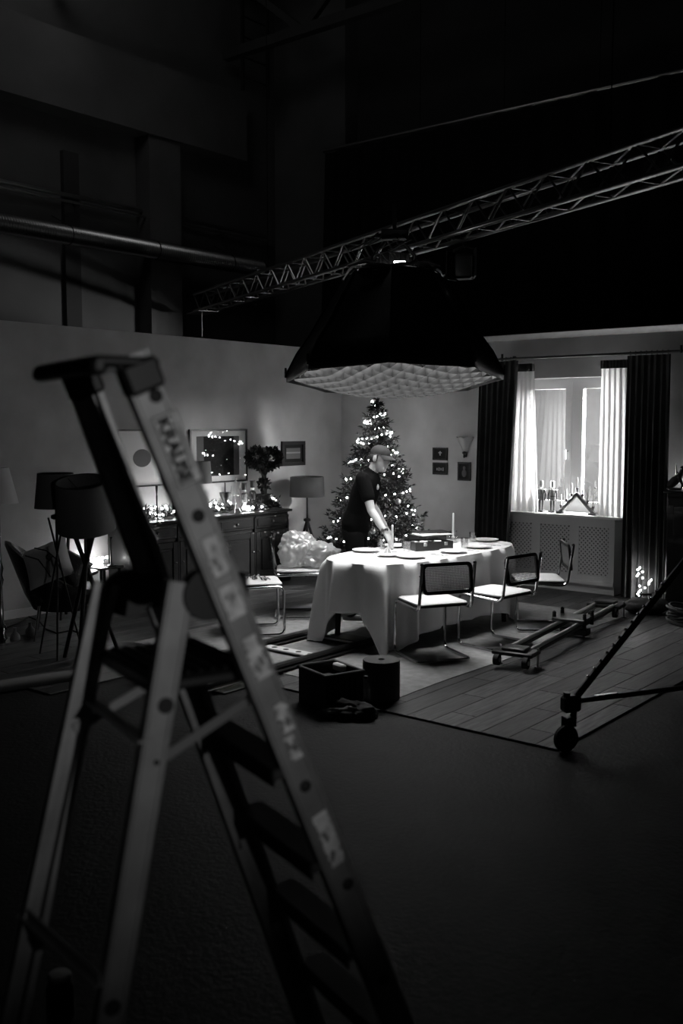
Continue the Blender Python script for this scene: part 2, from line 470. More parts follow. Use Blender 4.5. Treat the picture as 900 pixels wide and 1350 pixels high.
for (t0, t1, b0, b1, sd, lab) in ((632, 683, 624, 668, 3, 'dark velvet curtain hanging beside the small framed pictures'),
                                  (827, 884, 819, 876, 5, 'dark velvet curtain hanging beside the black cabinet')):
    x0, x1, q0, q1 = X(t0, 472, ry), X(t1, 472, ry), X(b0, 770, ry), X(b1, 785, ry)
    c = T('curtain', lab, 'curtain', ((x0 + x1) / 2, ry, .015), group='dark curtains at the window')
    sheet(x0 - c.location.x, x1 - c.location.x, q0 - c.location.x, q1 - c.location.x, 0, .0, zr - .04, 7, .035, sd).build('cloth', 'curtain', c, 60)
    for k in range(8):
        xx = x0 + (x1 - x0) * (k + .5) / 8 - c.location.x
        MB().tube([(xx, .016 * math.cos(a), zr - .015 + .02 * math.sin(a)) for a in [i * math.pi / 4 for i in range(8)]], .003, 6, closed=True).build('curtain_ring', 'rod', c)
sy = -.2
for (t0, t1, b0, b1, sd, lab) in ((678, 704, 666, 708, 11, 'white sheer curtain hanging behind the two nutcrackers'),
                                  (793, 829, 788, 826, 12, 'white sheer curtain hanging beside the candle arch')):
    sz0, sz1 = .888, pl(690, 482, 1, sy).z
    x0, x1, q0, q1 = X(t0, 482, sy), X(t1, 482, sy), X(b0, 670, sy), X(b1, 675, sy)
    c = T('sheer_curtain', lab, 'curtain', ((x0 + x1) / 2, sy, sz0), group='sheer curtains at the window')
    o = c.location
    sheet(x0 - o.x, x1 - o.x, q0 - o.x, q1 - o.x, 0, 0, sz1 - sz0 - .02, 5, .012, sd, th=.0015).build('sheer_cloth', 'sheer', c, 60)
    sheet(x0 - o.x, x1 - o.x, x0 - o.x, x1 - o.x, -.03, sz1 - sz0 - .07, sz1 - sz0 + .02, 8, .014, sd, nz=2, th=.026, flat_top=1).build('heading_tape', 'curtain_head', c, 60)

# studio hall around the set
HX, HY = -3.0, 2.2
tag(MB().span((HX - .2, -18, 0), (HX, HY, 9)).build('wall_hall_left', 'hall', smooth=0), 'dark studio hall wall far behind the set', kind='structure')
tag(MB().span((HX - .2, HY, 0), (14, HY + .2, 9)).build('wall_hall_back', 'hall_dark', smooth=0), 'dark studio hall wall behind the black drape', kind='structure')
tag(MB().span((HX - .2, -18, 9), (14, HY + .2, 9.2)).build('ceiling', 'hall_dark', smooth=0), 'dark studio hall ceiling', kind='structure')
tag(MB().span((HX, -17, 6.05), (HX + .35, .9, 7.05)).build('trim_1', 'hall', smooth=0), 'concrete beam along the studio hall wall', kind='structure')
tag(MB().span((HX, -1.05, 0), (HX + .3, -.45, 6.05)).build('trim_2', 'hall', smooth=0), 'concrete pillar under the hall beam', kind='structure')
tag(MB().span((HX, -5.4, 0), (HX + .3, -4.8, 6.05)).build('trim_3', 'hall', smooth=0), 'second concrete pillar under the hall beam', kind='structure')
tag(MB().span((HX + .02, HY - .3, 0), (HX + 1.55, HY, 9)).build('trim_4', 'hall', smooth=0), 'wide pale pier in the corner of the hall', kind='structure')
for nm, z, r, xo, lab in (('ceiling_pipe', 5.0, .03, .12, 'thin steel pipe running along the studio hall wall'),
                          ('conduit', 4.9, .018, .2, 'slim conduit running just below the thin steel pipe')):
    p = T(nm, lab, 'pipe', (HX + xo, -5, z)); MB().cyl((0, -8, 0), (0, 6.6, .0), r, n=10).build('pipe_run', 'steel', p)
    for k in range(-5, 5):
        b = MB(); b.box((-xo / 2, k * 1.4, 0), (xo, .03, .02)); b.build('pipe_clamp', 'blackmetal', p, 0)
d = T('ventilation_duct', 'ribbed flexible duct along the studio hall wall', 'duct', (HX + .35, -4, 4.42))
prof = []
for k in range(260): prof += [(.115, k * .04), (.13, k * .04 + .02)]
MB().lathe(prof, 14, rot=Matrix.Rotation(R(-90), 3, 'X')).xf(Matrix.Translation((0, -5.2, 0))).build('duct_hose', 'steel', d)
for k in range(-3, 4):
    MB().tube([(.13 * math.cos(a), k * 1.5, .13 * math.sin(a)) for a in [i * math.pi / 6 for i in range(12)]], .008, 5, closed=True).cyl((0, k * 1.5, .13), (-.35, k * 1.5, .3), .006, n=6).build('duct_hanger', 'blackmetal', d)
tag(MB().span((HX + .003, -2.35, 0), (HX + .075, -2.1, 5.6)).build('downpipe', 'hall_dark', smooth=0), 'dark boxed riser on the hall wall', 'riser')
# black drape on its pipe
dr = T('black_drape', 'huge black studio drape hung behind the window wall', 'drape', (3.7, HY - .5, 0))
sheet(-5.4, 6.6, -5.4, 6.6, 0, .02, 6.18, 26, .05, 4, nz=4, th=.01, flat_top=1).build('drape_cloth', 'drape', dr, 60)
pz = 6.22
MB().cyl((-5.45, 0, pz), (6.8, 0, pz), .03, n=10).build('drape_pipe', 'steel', dr)
for k in range(9): MB().cyl((-5 + k * 1.4, 0, pz), (-5 + k * 1.4, 0, 9), .005, n=5).build('hanging_wire', 'drape', dr)
# roof trusses under the hall ceiling
for k, yy in enumerate((-2.4, .6)):
    g = T('roof_truss', 'dark steel roof truss under the studio ceiling, %s' % ('over the set' if k == 0 else 'against the back wall'), 'roof truss', (3, yy, 7.6))
    for z in (0, 1.1): MB().box((0, 0, z), (11.6, .14, .14)).build('chord', 'hall_dark', g, 0)
    for q in range(8):
        a = Vector((-5.6 + q * 1.4, 0, 0 if q % 2 else 1.1)); b = Vector((-5.6 + (q + 1) * 1.4, 0, 1.1 if q % 2 else 0))
        MB().box((a + b) / 2, ((b - a).length, .08, .1), rot_to(b - a)).build('brace', 'hall_dark', g, 0)
# scaffold ladder high in the hall corner
a = Vector((HX + .5, .95, 7.05))
g = T('access_ladder', 'dark steel access ladder standing on the hall beam', 'ladder', a)
for s in (-.28, .28): MB().box((0, s, .95), (.05, .05, 1.9)).build('rail', 'blackmetal', g, 0)
for k in range(6): MB().cyl((0, -.28, .2 + k * .3), (0, .28, .2 + k * .3), .016, n=6).build('rung', 'blackmetal', g)

# ---------------------------------------------------------------- lighting truss with softbox
TA, TB = Vector((8.88, -5.54, 3.527)), Vector((-2.04, -.83, 3.527))
td = (TB - TA).normalized(); tn = Vector((-td.y, td.x, 0))
if tn.dot(Vector((-math.sin(YAW), math.cos(YAW), 0))) < 0: tn = -tn
TS = .232; TLn = (TB - TA).length
tr = T('lighting_truss', 'aluminium box truss hanging across the film set', 'truss', TA, math.atan2(td.y, td.x))
sgn = 1 if Vector((-td.y, td.x, 0)).dot(tn) > 0 else -1        # local +y = sgn * away from camera
chord_me = MB().cyl((0, 0, 0), (TLn, 0, 0), .021, n=12).mesh('chord'); chord_me.materials.append(mt['truss'])
for yy in (0, TS * sgn):
    for zz in (0, TS): link('chord', chord_me, None, tr, (0, yy, zz))
nb = 52; stp = TLn / nb
def brace_me(a, b):
    m = MB().cyl(a, b, .009, n=7).mesh('brace'); m.materials.append(mt['truss']); return m
up_me = brace_me((0, 0, 0), (stp, 0, TS)); dn_me = brace_me((0, 0, TS), (stp, 0, 0))
fl_me = brace_me((0, 0, 0), (stp * 2, TS * sgn, 0)); st_me = brace_me((0, 0, 0), (0, TS * sgn, 0))
for k in range(nb):
    for yy in (0, TS * sgn): link('brace', up_me if k % 2 else dn_me, None, tr, (k * stp, yy, 0))
    if k % 2 == 0:
        for zz in (0, TS):
            link('brace', fl_me, None, tr, (k * stp, 0, zz)); link('brace', st_me, None, tr, (k * stp, 0, zz))
for k, f in enumerate((.12, .3, .8)):
    MB().cyl((TLn * f, TS * sgn / 2, TS), (TLn * f, TS * sgn / 2, 5.3), .005, n=6).build('hanging_wire', 'drape', tr)
MB().box((TLn - .02, TS * sgn / 2, -.02), (.5, .3, .012)).cyl((TLn - .05, .1 * sgn, -.02), (TLn - .05, .1 * sgn, -.36), .006, n=6).build('end_plate', 'truss', tr)

# octagonal softbox
SBY = 9.0
c0 = dp(519, 497, SBY); top = dp(527, 364, SBY)
RAD = 141 / FPX * SBY
fwd = Vector((-math.sin(YAW), math.cos(YAW), 0)); rgt = Vector((math.cos(YAW), math.sin(YAW), 0))
sb = T('octagonal_softbox', 'big black octagonal softbox with fabric grid over the table', 'softbox', c0, YAW)
TILT = Matrix.Rotation(R(-6.3), 4, 'X')       # mouth turned a little towards the photographer (local y = away)
HT = (top - c0).z
def ring(r, z, sub=6, scal=.0):
    out = []
    for k in range(8):
        a0, a1 = R(-5 - 45 * k), R(-5 - 45 * (k + 1))
        for s in range(sub):
            t = s / sub; x = (1 - t) * math.cos(a0) + t * math.cos(a1); y = (1 - t) * math.sin(a0) + t * math.sin(a1)
            f = 1 - scal * 4 * t * (1 - t); out.append(Vector((x * r * f, y * r * f, z)))
    return out
secs = [(RAD, -.035, .02), (RAD, .03, .02), (RAD * .9, .22, .05), (RAD * .77, HT * .45, .06), (RAD * .625, HT * .72, .05), (RAD * .49, HT * .96, .04), (RAD * .455, HT, .0)]
vs = []; nring = 48
for r, z, q in secs: vs += [TILT @ p for p in ring(r, z, 6, q)]
fs = [(i * nring + k, i * nring + (k + 1) % nring, (i + 1) * nring + (k + 1) % nring, (i + 1) * nring + k) for i in range(len(secs) - 1) for k in range(nring)]
shell = MB().add(vs, fs).build('fabric_shell', 'softfab', sb, 40)
so = shell.modifiers.new('s', 'SOLIDIFY'); so.thickness = .006
for k in range(8):      # rods along the corners
    a = R(-5 - 45 * k); pts = []
    for r, z, q in secs[1:]: pts.append(TILT @ Vector((math.cos(a) * (r + .008), math.sin(a) * (r + .008), z)))
    MB().tube(pts, .009, 7).build('rib', 'softfab', sb)
    a2 = TILT @ Vector((math.cos(a) * (RAD + .012), math.sin(a) * (RAD + .012), .05))
    MB().bbox(a2, (.02, .02, .09), .004).build('corner_clip', 'blackmetal', sb)
SAG = .17
def oct_r(an):          # octagon radius at an angle
    k = (an - R(-5)) % R(45); return RAD * math.cos(R(22.5)) / math.cos(k - R(22.5))
def sagz(x, y):
    an = math.atan2(y, x); q = math.hypot(x, y) / oct_r(an); return -SAG * (1 - q * q)
dv = []; NR = 8
for i in range(NR + 1):
    for p in ring(RAD * .93 * max(i / NR, .002), 0, 6):
        dv.append(TILT @ Vector((p.x, p.y, .07 + sagz(p.x, p.y) * .9)))
df = [(i * 48 + k, i * 48 + (k + 1) % 48, (i + 1) * 48 + (k + 1) % 48, (i + 1) * 48 + k) for i in range(NR) for k in range(48)]
MB().add(dv, df).build('diffuser', 'diffuser', sb)
NG = 15
for dirn in (0, 1):
    for k in range(NG):
        t = -1 + 2 * (k + .5) / NG; off = t * RAD * .96
        lo = hi = None; pts = []
        for j in range(33):
            s = (-1 + 2 * j / 32) * RAD; p = (s, off) if dirn == 0 else (off, s)
            ca, sa_ = math.cos(R(33)), math.sin(R(33)); p = (p[0] * ca - p[1] * sa_, p[0] * sa_ + p[1] * ca)
            if math.hypot(*p) < oct_r(math.atan2(p[1], p[0])) * .985: pts.append(p)
        if len(pts) < 3: continue
        v = []; f = []
        for p in pts:
            z = sagz(*p); v += [TILT @ Vector((p[0], p[1], z)), TILT @ Vector((p[0], p[1], z + .075))]
        f = [(2 * j, 2 * j + 2, 2 * j + 3, 2 * j + 1) for j in range(len(pts) - 1)]
        o = MB().add(v, f).build('grid_strip', 'gridfab', sb, 60)
# speed ring, silver lip and lamp head under the truss
lip = []; rr = random.Random(2); zt2 = HT
for k in range(49):
    a = 2 * math.pi * k / 48; r = RAD * .45 + .02 * rr.random(); lip.append(TILT @ Vector((r * math.cos(a), r * math.sin(a), zt2 + .01 + .035 * math.sin(a * 5 + 1) * rr.random())))
MB().tube(lip[:-1], [.012 + .016 * rr.random() for _ in range(48)], 6, closed=True).build('silver_lip', 'silver', sb)
MB().lathe([(RAD * .455, HT), (RAD * .3, HT + .02), (.2, HT + .05), (.16, HT + .09)], 24).xf(TILT).build('top_cover', 'softfab', sb)
hd = MB().cyl((0, 0, HT + .03), (0, 0, HT + .2), .15, .13, 20).xf(TILT).build('lamp_head', 'blackmetal', sb)
for k in range(10):
    a = 2 * math.pi * k / 10; MB().bbox((.15 * math.cos(a), .15 * math.sin(a), HT + .12), (.03, .008, .14), .002, Matrix.Rotation(a, 3, 'Z')).xf(TILT).build('cooling_fin', 'blackmetal', hd)
q = TILT @ Vector((.03, -RAD * .43, HT + .03))
MB().bbox(q, (.1, .02, .025), .006).build('light_gap', 'lampglow', sb)
for xx in (-.22, .2):
    MB().tube([TILT @ Vector((xx * .8, -RAD * .43, HT + .03)), TILT @ Vector((xx * 1.2, -RAD * .41, HT + .05)), TILT @ Vector((xx * 1.9, -RAD * .35, HT + .02))], [.014, .022, .01], 7).build('silver_fold', 'silver', sb)
for xx in (-.19, .19):
    MB().tube([TILT @ Vector((xx, 0, HT + .02)), TILT @ Vector((xx, 0, HT + .2)), TILT @ Vector((xx * .4, 0, HT + .33))], .016, 8).build('yoke_arm', 'blackmetal', sb)
MB().bbox((0, 0, HT + .36), (.24, .09, .09), .01).cyl((0, 0, HT + .3), (0, 0, HT + .62), .02).build('truss_clamp', 'blackmetal', sb)
for k in range(5):
    a = rr.uniform(-.3, .3); MB().tube([(a, -.05, HT + .1), (a - .1, -.16, HT + .2), (a + .08, -.1, HT + .3), (a * .5, .0, HT + .38)], .007, 6).build('power_cable', 'rubber', sb)
# small fixture clamped beside the softbox
fc = dp(612, 352, SBY + .25)
g = T('barn_door_lamp', 'dark studio lamp with barn doors clamped beside the softbox', 'studio lamp', fc, YAW + R(-20))
MB().bbox((0, 0, 0), (.17, .16, .22), .02).build('housing', 'blackmetal', g)
MB().box((.11, -.06, .02), (.012, .19, .25), Matrix.Rotation(R(18), 3, 'Z')).build('barn_door', 'steel', g, 0)
MB().box((-.1, -.09, 0), (.012, .16, .25), Matrix.Rotation(R(-20), 3, 'Z')).build('barn_door', 'blackmetal', g, 0)
MB().tube([(-.1, .02, 0), (-.1, .02, .16), (0, .02, .19), (.1, .02, .16), (.1, .02, 0)], .012, 7).cyl((0, .02, .18), (-.05, .03, .32), .014).build('yoke', 'blackmetal', g)

# ---------------------------------------------------------------- rug, table and what is on it
rug = MB()
rx0, rx1, ry0, ry1 = 1.8, 4.66, -5.12, -1.25
NX_, NY_ = 12, 16; v = []
for j in range(NY_ + 1):
    for i in range(NX_ + 1):
        x = rx0 + (rx1 - rx0) * i / NX_; y = ry0 + (ry1 - ry0) * j / NY_
        e = .012 * math.sin(y * 3.1) if i in (0, NX_) else 0; e2 = .012 * math.sin(x * 2.7) if j in (0, NY_) else 0
        v.append((x + e, y + e2, .009 if 0 < i < NX_ and 0 < j < NY_ else .005))
n = len(v); v += [(a, b, .0005) for a, b, c in v]
f = []
for j in range(NY_):
    for i in range(NX_):
        a = j * (NX_ + 1) + i; q = (a, a + 1, a + NX_ + 2, a + NX_ + 1); f += [q, tuple(n + k for k in reversed(q))]
for i in range(NX_): f.append((i, n + i, n + i + 1, i + 1)); a = NY_ * (NX_ + 1) + i; f.append((a + 1, n + a + 1, n + a, a))
for j in range(NY_): a = j * (NX_ + 1); b = a + NX_ + 1; f.append((b, n + b, n + a, a)); a += NX_; b += NX_; f.append((a, n + a, n + b, b))
tag(rug.add(v, f).build('rug', 'rug'), 'plain pale woven rug under the dining table', 'rug')

TC = Vector((3.5, -3.1, 0)); TW, TL, TZ = .48, 1.11, .752; TROT = Matrix.Rotation(R(-3), 3, 'Z')
tb = T('dining_table', 'long oval dining table on dark legs under a white cloth', 'table', TC + Vector((0, 0, .009)), R(-3))
def oval(an, w=TW, l=TL, p=3.):
    c, s = math.cos(an), math.sin(an)
    return Vector((w * math.copysign(abs(c) ** (2 / p), c), l * math.copysign(abs(s) ** (2 / p), s), 0))
MB().prism([tuple(oval(2 * math.pi * k / 64) * .94)[:2] for k in range(64)], TZ - .04, TZ - .009).build('tabletop', 'darkwood', tb)
MB().span((-.3, -.78, TZ - .11), (.3, .78, TZ - .04)).build('apron', 'darkwood', tb, 0)
for sx in (-1, 1):
    for sy_ in (-1, 1):
        MB().tube([(sx * .33, sy_ * .82, TZ - .05), (sx * .33, sy_ * .82, .4), (sx * .34, sy_ * .83, 0)], [.034, .03, .024], 10).build('leg', 'blackwood', tb)
# cloth: a rectangle laid over the oval, corners hanging lowest
NA, NV, NT = 240, 16, 8
cw, cl = TW + .58, TL + .42
v = []; f = []
for i in range(NT + 1):
    for k in range(NA):
        p = oval(2 * math.pi * k / NA) * (i / NT if i else .001)
        v.append(TC + TROT @ p + Vector((0, 0, TZ + .003 + .0025 * noise.noise(Vector((p.x * 4, p.y * 4, 1))))))
def wob(s): return math.sin(s * 25.1 + 1.7 * math.sin(s * 3.1)) + .45 * math.sin(s * 41 + 2)
arc = 0; prev = oval(0)
for k in range(NA): pass
ss = [0]
for k in range(1, NA): ss.append(ss[-1] + (oval(2 * math.pi * k / NA) - oval(2 * math.pi * (k - 1) / NA)).length)
per = ss[-1] + (oval(0) - oval(2 * math.pi * (NA - 1) / NA)).length
for j in range(1, NV + 1):
    for k in range(NA):
        an = 2 * math.pi * k / NA; p = oval(an); d1 = oval(an + .01) - oval(an - .01); nn = Vector((d1.y, -d1.x, 0)).normalized()
        hang = min([(cw - abs(p.x)) / max(abs(nn.x), 1e-3), (cl - abs(p.y)) / max(abs(nn.y), 1e-3), 1.2])
        corner = max(0, min(1, (hang - .55) / .4)); hang = min(hang, TZ - .014 - .004 * (k % 3))
        t = j / NV; s = ss[k] / per * 2 * math.pi; w_ = math.sin(18 * s + 1.6 * math.sin(2 * s + .6)) + .35 * math.sin(37 * s + 1.)
        endf = max(0, min(1, (-p.y - .6) / .4)); out = .012 + (.015 + (.02 + .03 * endf * (p.x < 0)) * corner) * t + (.02 + .022 * corner + .05 * endf) * (w_ + .2) * t ** .42
        q = TC + TROT @ (p + nn * out); z = TZ + .003 - hang * t - (.010 if j == 1 else 0) * 0
        z -= .012 * (1 - t) * min(1, j)
        v.append(Vector((q.x, q.y, z)))
for i in range(NT + NV):
    for k in range(NA): f.append((i * NA + k, i * NA + (k + 1) % NA, (i + 1) * NA + (k + 1) % NA, (i + 1) * NA + k))
cloth = MB().add(v, f).build('tablecloth', 'linen', smooth=70)
so = cloth.modifiers.new('s', 'SOLIDIFY'); so.thickness = .002; so.offset = 1
tag(cloth, 'white linen cloth draped over the oval dining table', 'tablecloth')
TT = TZ + .0075
def on_table(px, py, m=.13):        # kept clear of the table edge by m
    p = fl(px, py, TT); q = TROT.transposed() @ (p - TC); q.z = 0
    r = (abs(q.x / (TW - m)) ** 3 + abs(q.y / (TL - m)) ** 3) ** (1 / 3)
    if r > 1: q /= r
    q = TC + TROT @ q; q.z = TT; return q
plate_me = MB().lathe([(.001, .003), (.07, .002), (.085, .006), (.128, .016), (.13, .019), (.085, .010), (.06, .006), (.001, .006)], 28).mesh('plate')
plate_me.materials.append(mt['porcelain'])
plab = {(542, 735): 'white plate laid before the cane chair whose back faces the roll of felt', (597, 728): 'white plate beside the tall candle',
        (630, 722): 'white plate at the window end of the table', (474, 727): 'white plate beside the plastic bag chair',
        (512, 733): 'small white side plate with folded napkin', (498, 718): 'white plate just under the reaching hand', (640, 713): 'white plate at the rounded window end of the cloth'}
for k, ((px, py), lab) in enumerate(plab.items()):
    p = on_table(px, py); o = link('plate', plate_me, None, None, p); s = .8 if 'small' in lab else 1.0; o.scale = (s, s, 1)
    tag(o, lab, 'plate', 'plates on the dining table')
gl_me = MB().lathe([(.001, .004), (.028, .004), (.03, .0), (.034, .0), (.038, .095), (.0365, .095), (.0325, .008), (.001, .008)], 18).mesh('tumbler')
gl_me.materials.append(mt['tumbler'])
for (px, py), lab in {(536, 727): 'glass tumbler beside the black equipment case', (623, 714): 'glass tumbler by the window end plate', (479, 723): 'glass tumbler near the plastic bag chair',
                      (606, 709): 'glass tumbler behind the tall candle', (612, 722): 'glass tumbler between the candle and window end plate'}.items():
    tag(link('tumbler', gl_me, None, None, on_table(px, py)), lab, 'glass', 'tumblers on the dining table')
for (px, py), h, lab in (((597, 714), .23, 'tall white candle in a pale holder beside the tumbler'), ((517, 727), .19, 'white candle in a pale holder beside the reaching hand')):
    g = T('candlestick', lab, 'candle', on_table(px, py), 0, 'candles on the dining table')
    MB().lathe([(.045, 0), (.045, .006), (.014, .014), (.012, .03), (.02, .04), (.02, .05), (.013, .05)], 16, cap=True).build('holder', 'porcelain', g)
    MB().lathe([(.011, .05), (.0095, .05 + h), (.004, .056 + h)], 10, cap=True).build('candle', 'wax', g)
    MB().cyl((0, 0, .055 + h), (.001, 0, .066 + h), .0015, n=5).build('wick', 'ink', g)
fork_me = MB().bbox((0, 0, .003), (.007, .13, .003), .001).bbox((0, .075, .003), (.018, .02, .003), .001)
for k in (-1, 0, 1): fork_me.bbox((k * .0065, .105, .003), (.003, .045, .002), .0008)
fork_me = fork_me.mesh('fork'); fork_me.materials.append(mt['steel'])
knife_me = MB().bbox((0, -.03, .003), (.010, .09, .004), .002).bbox((0, .07, .003), (.014, .11, .002), .001).mesh('table_knife'); knife_me.materials.append(mt['steel'])
for (px, py), wh in {(558, 733): 'the plate before the cane chair by the felt roll', (577, 732): 'the plate next to the tall candle', (617, 726): 'the tumbler by the window end plate', (646, 719): 'the plate at the rounded table end', (490, 730): 'the plate by the plastic bag chair'}.items():
    p = on_table(px, py)
    o = tag(link('fork', fork_me, None, None, p), 'steel fork beside ' + wh, 'fork', 'cutlery on the dining table'); o.rotation_euler = (0, 0, R(80))
    o = tag(link('table_knife', knife_me, None, None, p + Vector((.03, .03, 0))), 'steel knife beside ' + wh, 'knife', 'cutlery on the dining table'); o.rotation_euler = (0, 0, R(85))
# napkins
for (px, py), lab in {(511, 731): 'folded white napkin standing on the small side plate'}.items():
    p = on_table(px, py) + Vector((0, 0, .006))
    nk = MB()
    for a in (0, 60, 120): nk.add([Matrix.Rotation(R(a), 3, 'Z') @ Vector(q) for q in ((-.05, -.006, 0), (.05, -.006, 0), (0, 0, .075), (-.05, .006, 0), (.05, .006, 0))], [(0, 1, 2), (4, 3, 2), (0, 3, 4, 1), (0, 2, 3), (1, 4, 2)])
    o = nk.build('napkin', 'linen', None, 0, p); tag(o, lab, 'napkin')
# black equipment cases and papers in the middle of the table
p = on_table(563, 723)
g = T('equipment_case', 'open black equipment case lying on the dining table', 'case', p, R(64))
cs = MB(); a, b, hh, th = .4, .27, .075, .008
cs.span((-a / 2, -b / 2, 0), (a / 2, b / 2, th))
for q in (((-a / 2, -b / 2, th), (a / 2, -b / 2 + th, hh)), ((-a / 2, b / 2 - th, th), (a / 2, b / 2, hh)), ((-a / 2, -b / 2 + th, th), (-a / 2 + th, b / 2 - th, hh)), ((a / 2 - th, -b / 2 + th, th), (a / 2, b / 2 - th, hh))): cs.span(*q)
cs.build('case_body', 'blackplastic', g, 0)
for xx in (-.1, .12): MB().bbox((xx, -b / 2 - .004, .055), (.035, .01, .03), .003).build('latch', 'steel', g)
MB().bbox((0, 0, .03), (.36, .23, .04), .01).build('foam_insert', 'rubber', g)
for k in range(4): MB().bbox((-.12 + k * .075, .02 - .03 * (k % 2), .062), (.05, .07, .022), .004, Matrix.Rotation(R(20 * k), 3, 'Z')).build('stored_part', ['steel', 'white_paint', 'blackmetal', 'steel'][k], g)
p2 = on_table(565, 712)
g = T('black_tray', 'black lidded tray with pale sheets on top, behind the open case', 'tray', p2 + Vector((0, 0, 0)), R(60))
MB().bbox((0, 0, .04), (.3, .24, .08), .008).build('tray_body', 'blackplastic', g)
MB().bbox((.05, .03, .1), (.34, .2, .012), .004).build('tray_lid', 'blackplastic', g)
MB().bbox((.02, -.06, .087), (.36, .2, .008), .002, Matrix.Rotation(R(8), 3, 'Z')).build('paper_sheet', 'print_white', g)
MB().bbox((-.06, -.08, .094), (.24, .17, .004), .001, Matrix.Rotation(R(-9), 3, 'Z')).build('paper_sheet', 'print_white', g)

# ---------------------------------------------------------------- cantilever chairs
def make_chair(label):
    g = T('cantilever_chair', label, 'chair', group='cane cantilever chairs at the table')
    def arcp(p, q, r, n=4):     # rounded corners for a polyline
        return [p, q]
    def rounded(pts, r=.06, n=5):
        out = [Vector(pts[0])]
        for i in range(1, len(pts) - 1):
            a, b, c = Vector(pts[i - 1]), Vector(pts[i]), Vector(pts[i + 1])
            d0 = (a - b); d1 = (c - b); rr_ = min(r, d0.length * .45, d1.length * .45); s0 = b + d0.normalized() * rr_; s1 = b + d1.normalized() * rr_
            for k in range(n + 1):
                t = k / n; out.append(s0 * (1 - t) ** 2 + b * 2 * t * (1 - t) + s1 * t * t)
        out.append(Vector(pts[-1])); return out
    w_ = .235; pts = []
    L_ = [(-w_, -.285, .81), (-w_, -.235, .435), (-w_, .225, .455), (-w_, .235, .013), (-w_, -.235, .013)]
    Rr = [(w_, y, z) for (_, y, z) in reversed(L_)]
    MB().tube(rounded(L_ + Rr, .065), .0135, 9).build('tube_frame', 'chrome', g)
    # seat
    def rrect(a, b, r, n=5):
        o = []
        for cx, cy, a0 in ((a - r, b - r, 0), (-a + r, b - r, 90), (-a + r, -b + r, 180), (a - r, -b + r, 270)):
            for k in range(n + 1): t = R(a0 + 90 * k / n); o.append((cx + r * math.cos(t), cy + r * math.sin(t)))
        return o
    MB().prism(rrect(.228, .225, .05), .452, .47).build('seat_frame', 'blackwood', g)
    sm = MB(); poly = rrect(.222, .219, .047); sm.prism(poly, .468, .478); nn = len(poly)
    sm.v += [Vector((x * .93, y * .93, .486)) for x, y in poly]; sm.f = [q for q in sm.f if q != tuple(range(nn, 2 * nn))]
    sm.f += [(nn + k, nn + (k + 1) % nn, 2 * nn + (k + 1) % nn, 2 * nn + k) for k in range(nn)] + [tuple(range(2 * nn, 3 * nn))]
    sm.build('seat', 'seat', g)
    # back: frame and open cane web, slightly tilted
    TB_ = Matrix.Translation((0, -.262, .69)) @ Matrix.Rotation(R(-7), 4, 'X')
    A_, B_ = .225, .125
    o = rrect(A_, B_, .045); inn = rrect(A_ - .026, B_ - .026, .03); n_ = len(o)
    vv = [(x, .011, z) for x, z in o] + [(x, .011, z) for x, z in inn] + [(x, -.011, z) for x, z in o] + [(x, -.011, z) for x, z in inn]; ff = []
    for k in range(n_):
        l = (k + 1) % n_
        ff += [(k, l, n_ + l, n_ + k), (2 * n_ + l, 2 * n_ + k, 3 * n_ + k, 3 * n_ + l), (l, k, 2 * n_ + k, 2 * n_ + l), (n_ + k, n_ + l, 3 * n_ + l, 3 * n_ + k)]
    bf = MB().add(vv, ff).xf(TB_).build('backrest', 'blackwood', g)
    cn = MB(); a, b = A_ - .02, B_ - .02
    for k in range(31): x = -a + 2 * a * (k + .5) / 31; cn.box((x, .001, 0), (.0045, .0015, 2 * b))
    for k in range(16): z = -b + 2 * b * (k + .5) / 16; cn.box((0, -.001, z), (2 * a, .0015, .0045))
    cn.xf(TB_).build('cane_web', 'cane', bf, 0)
    for s in (-1, 1): MB().ball((s * .235, -.283, .81), .0155, 8, 6).build('tube_cap', 'blackplastic', g)
    for s in (-1, 1):
        MB().cyl((s * .215, -.26, .72), (s * .25, -.268, .72), .006, n=8).build('back_screw', 'chrome', g)
    return g
def place_by(front, rear):     # floor pixels of the two front and two rear base corners
    f_ = (fl(*front[0]) + fl(*front[1])) / 2; r_ = (fl(*rear[0]) + fl(*rear[1])) / 2; d_ = f_ - r_
    return (f_ + r_) / 2, math.atan2(d_.y, d_.x) - R(90)
CHZ = .0095
c1, a1 = place_by(((522, 856), (581, 853)), ((555, 873), (612, 867)))
ch = make_chair('cane cantilever chair with its back towards the roll of felt'); ch.location = c1 - fwd * .13 + Vector((0, 0, CHZ)); ch.rotation_euler = (0, 0, a1)
c2, a2 = place_by(((607, 850), (651, 841)), ((655, 860), (699, 850)))
copy_tree(ch, c2 - fwd * .03 + Vector((0, 0, CHZ)), a2, label='cane cantilever chair at the long side of the table beside the camera slider')
c3, a3 = place_by(((674, 833), (676, 823)), ((740, 834), (738, 823)))
copy_tree(ch, c3 + Vector((0, 0, CHZ)), a3, label='cane cantilever chair in front of the radiator cover, seen side on')
d4 = rgt + fwd * .18
f4 = (fl(374, 838) + fl(367, 828)) / 2
cc4 = f4 - d4.normalized() * .23
copy_tree(ch, cc4 + Vector((0, 0, CHZ)), math.atan2(d4.y, d4.x) - R(90), label='cane cantilever chair with an ornament lying on its seat')
d5 = rgt + fwd * .05
f5 = fl(424, 817) + fwd * .2
cc5 = f5 - d5.normalized() * .23
copy_tree(ch, cc5 + Vector((0, 0, CHZ)), math.atan2(d5.y, d5.x) - R(90), label='cane cantilever chair carrying the crumpled plastic bag')

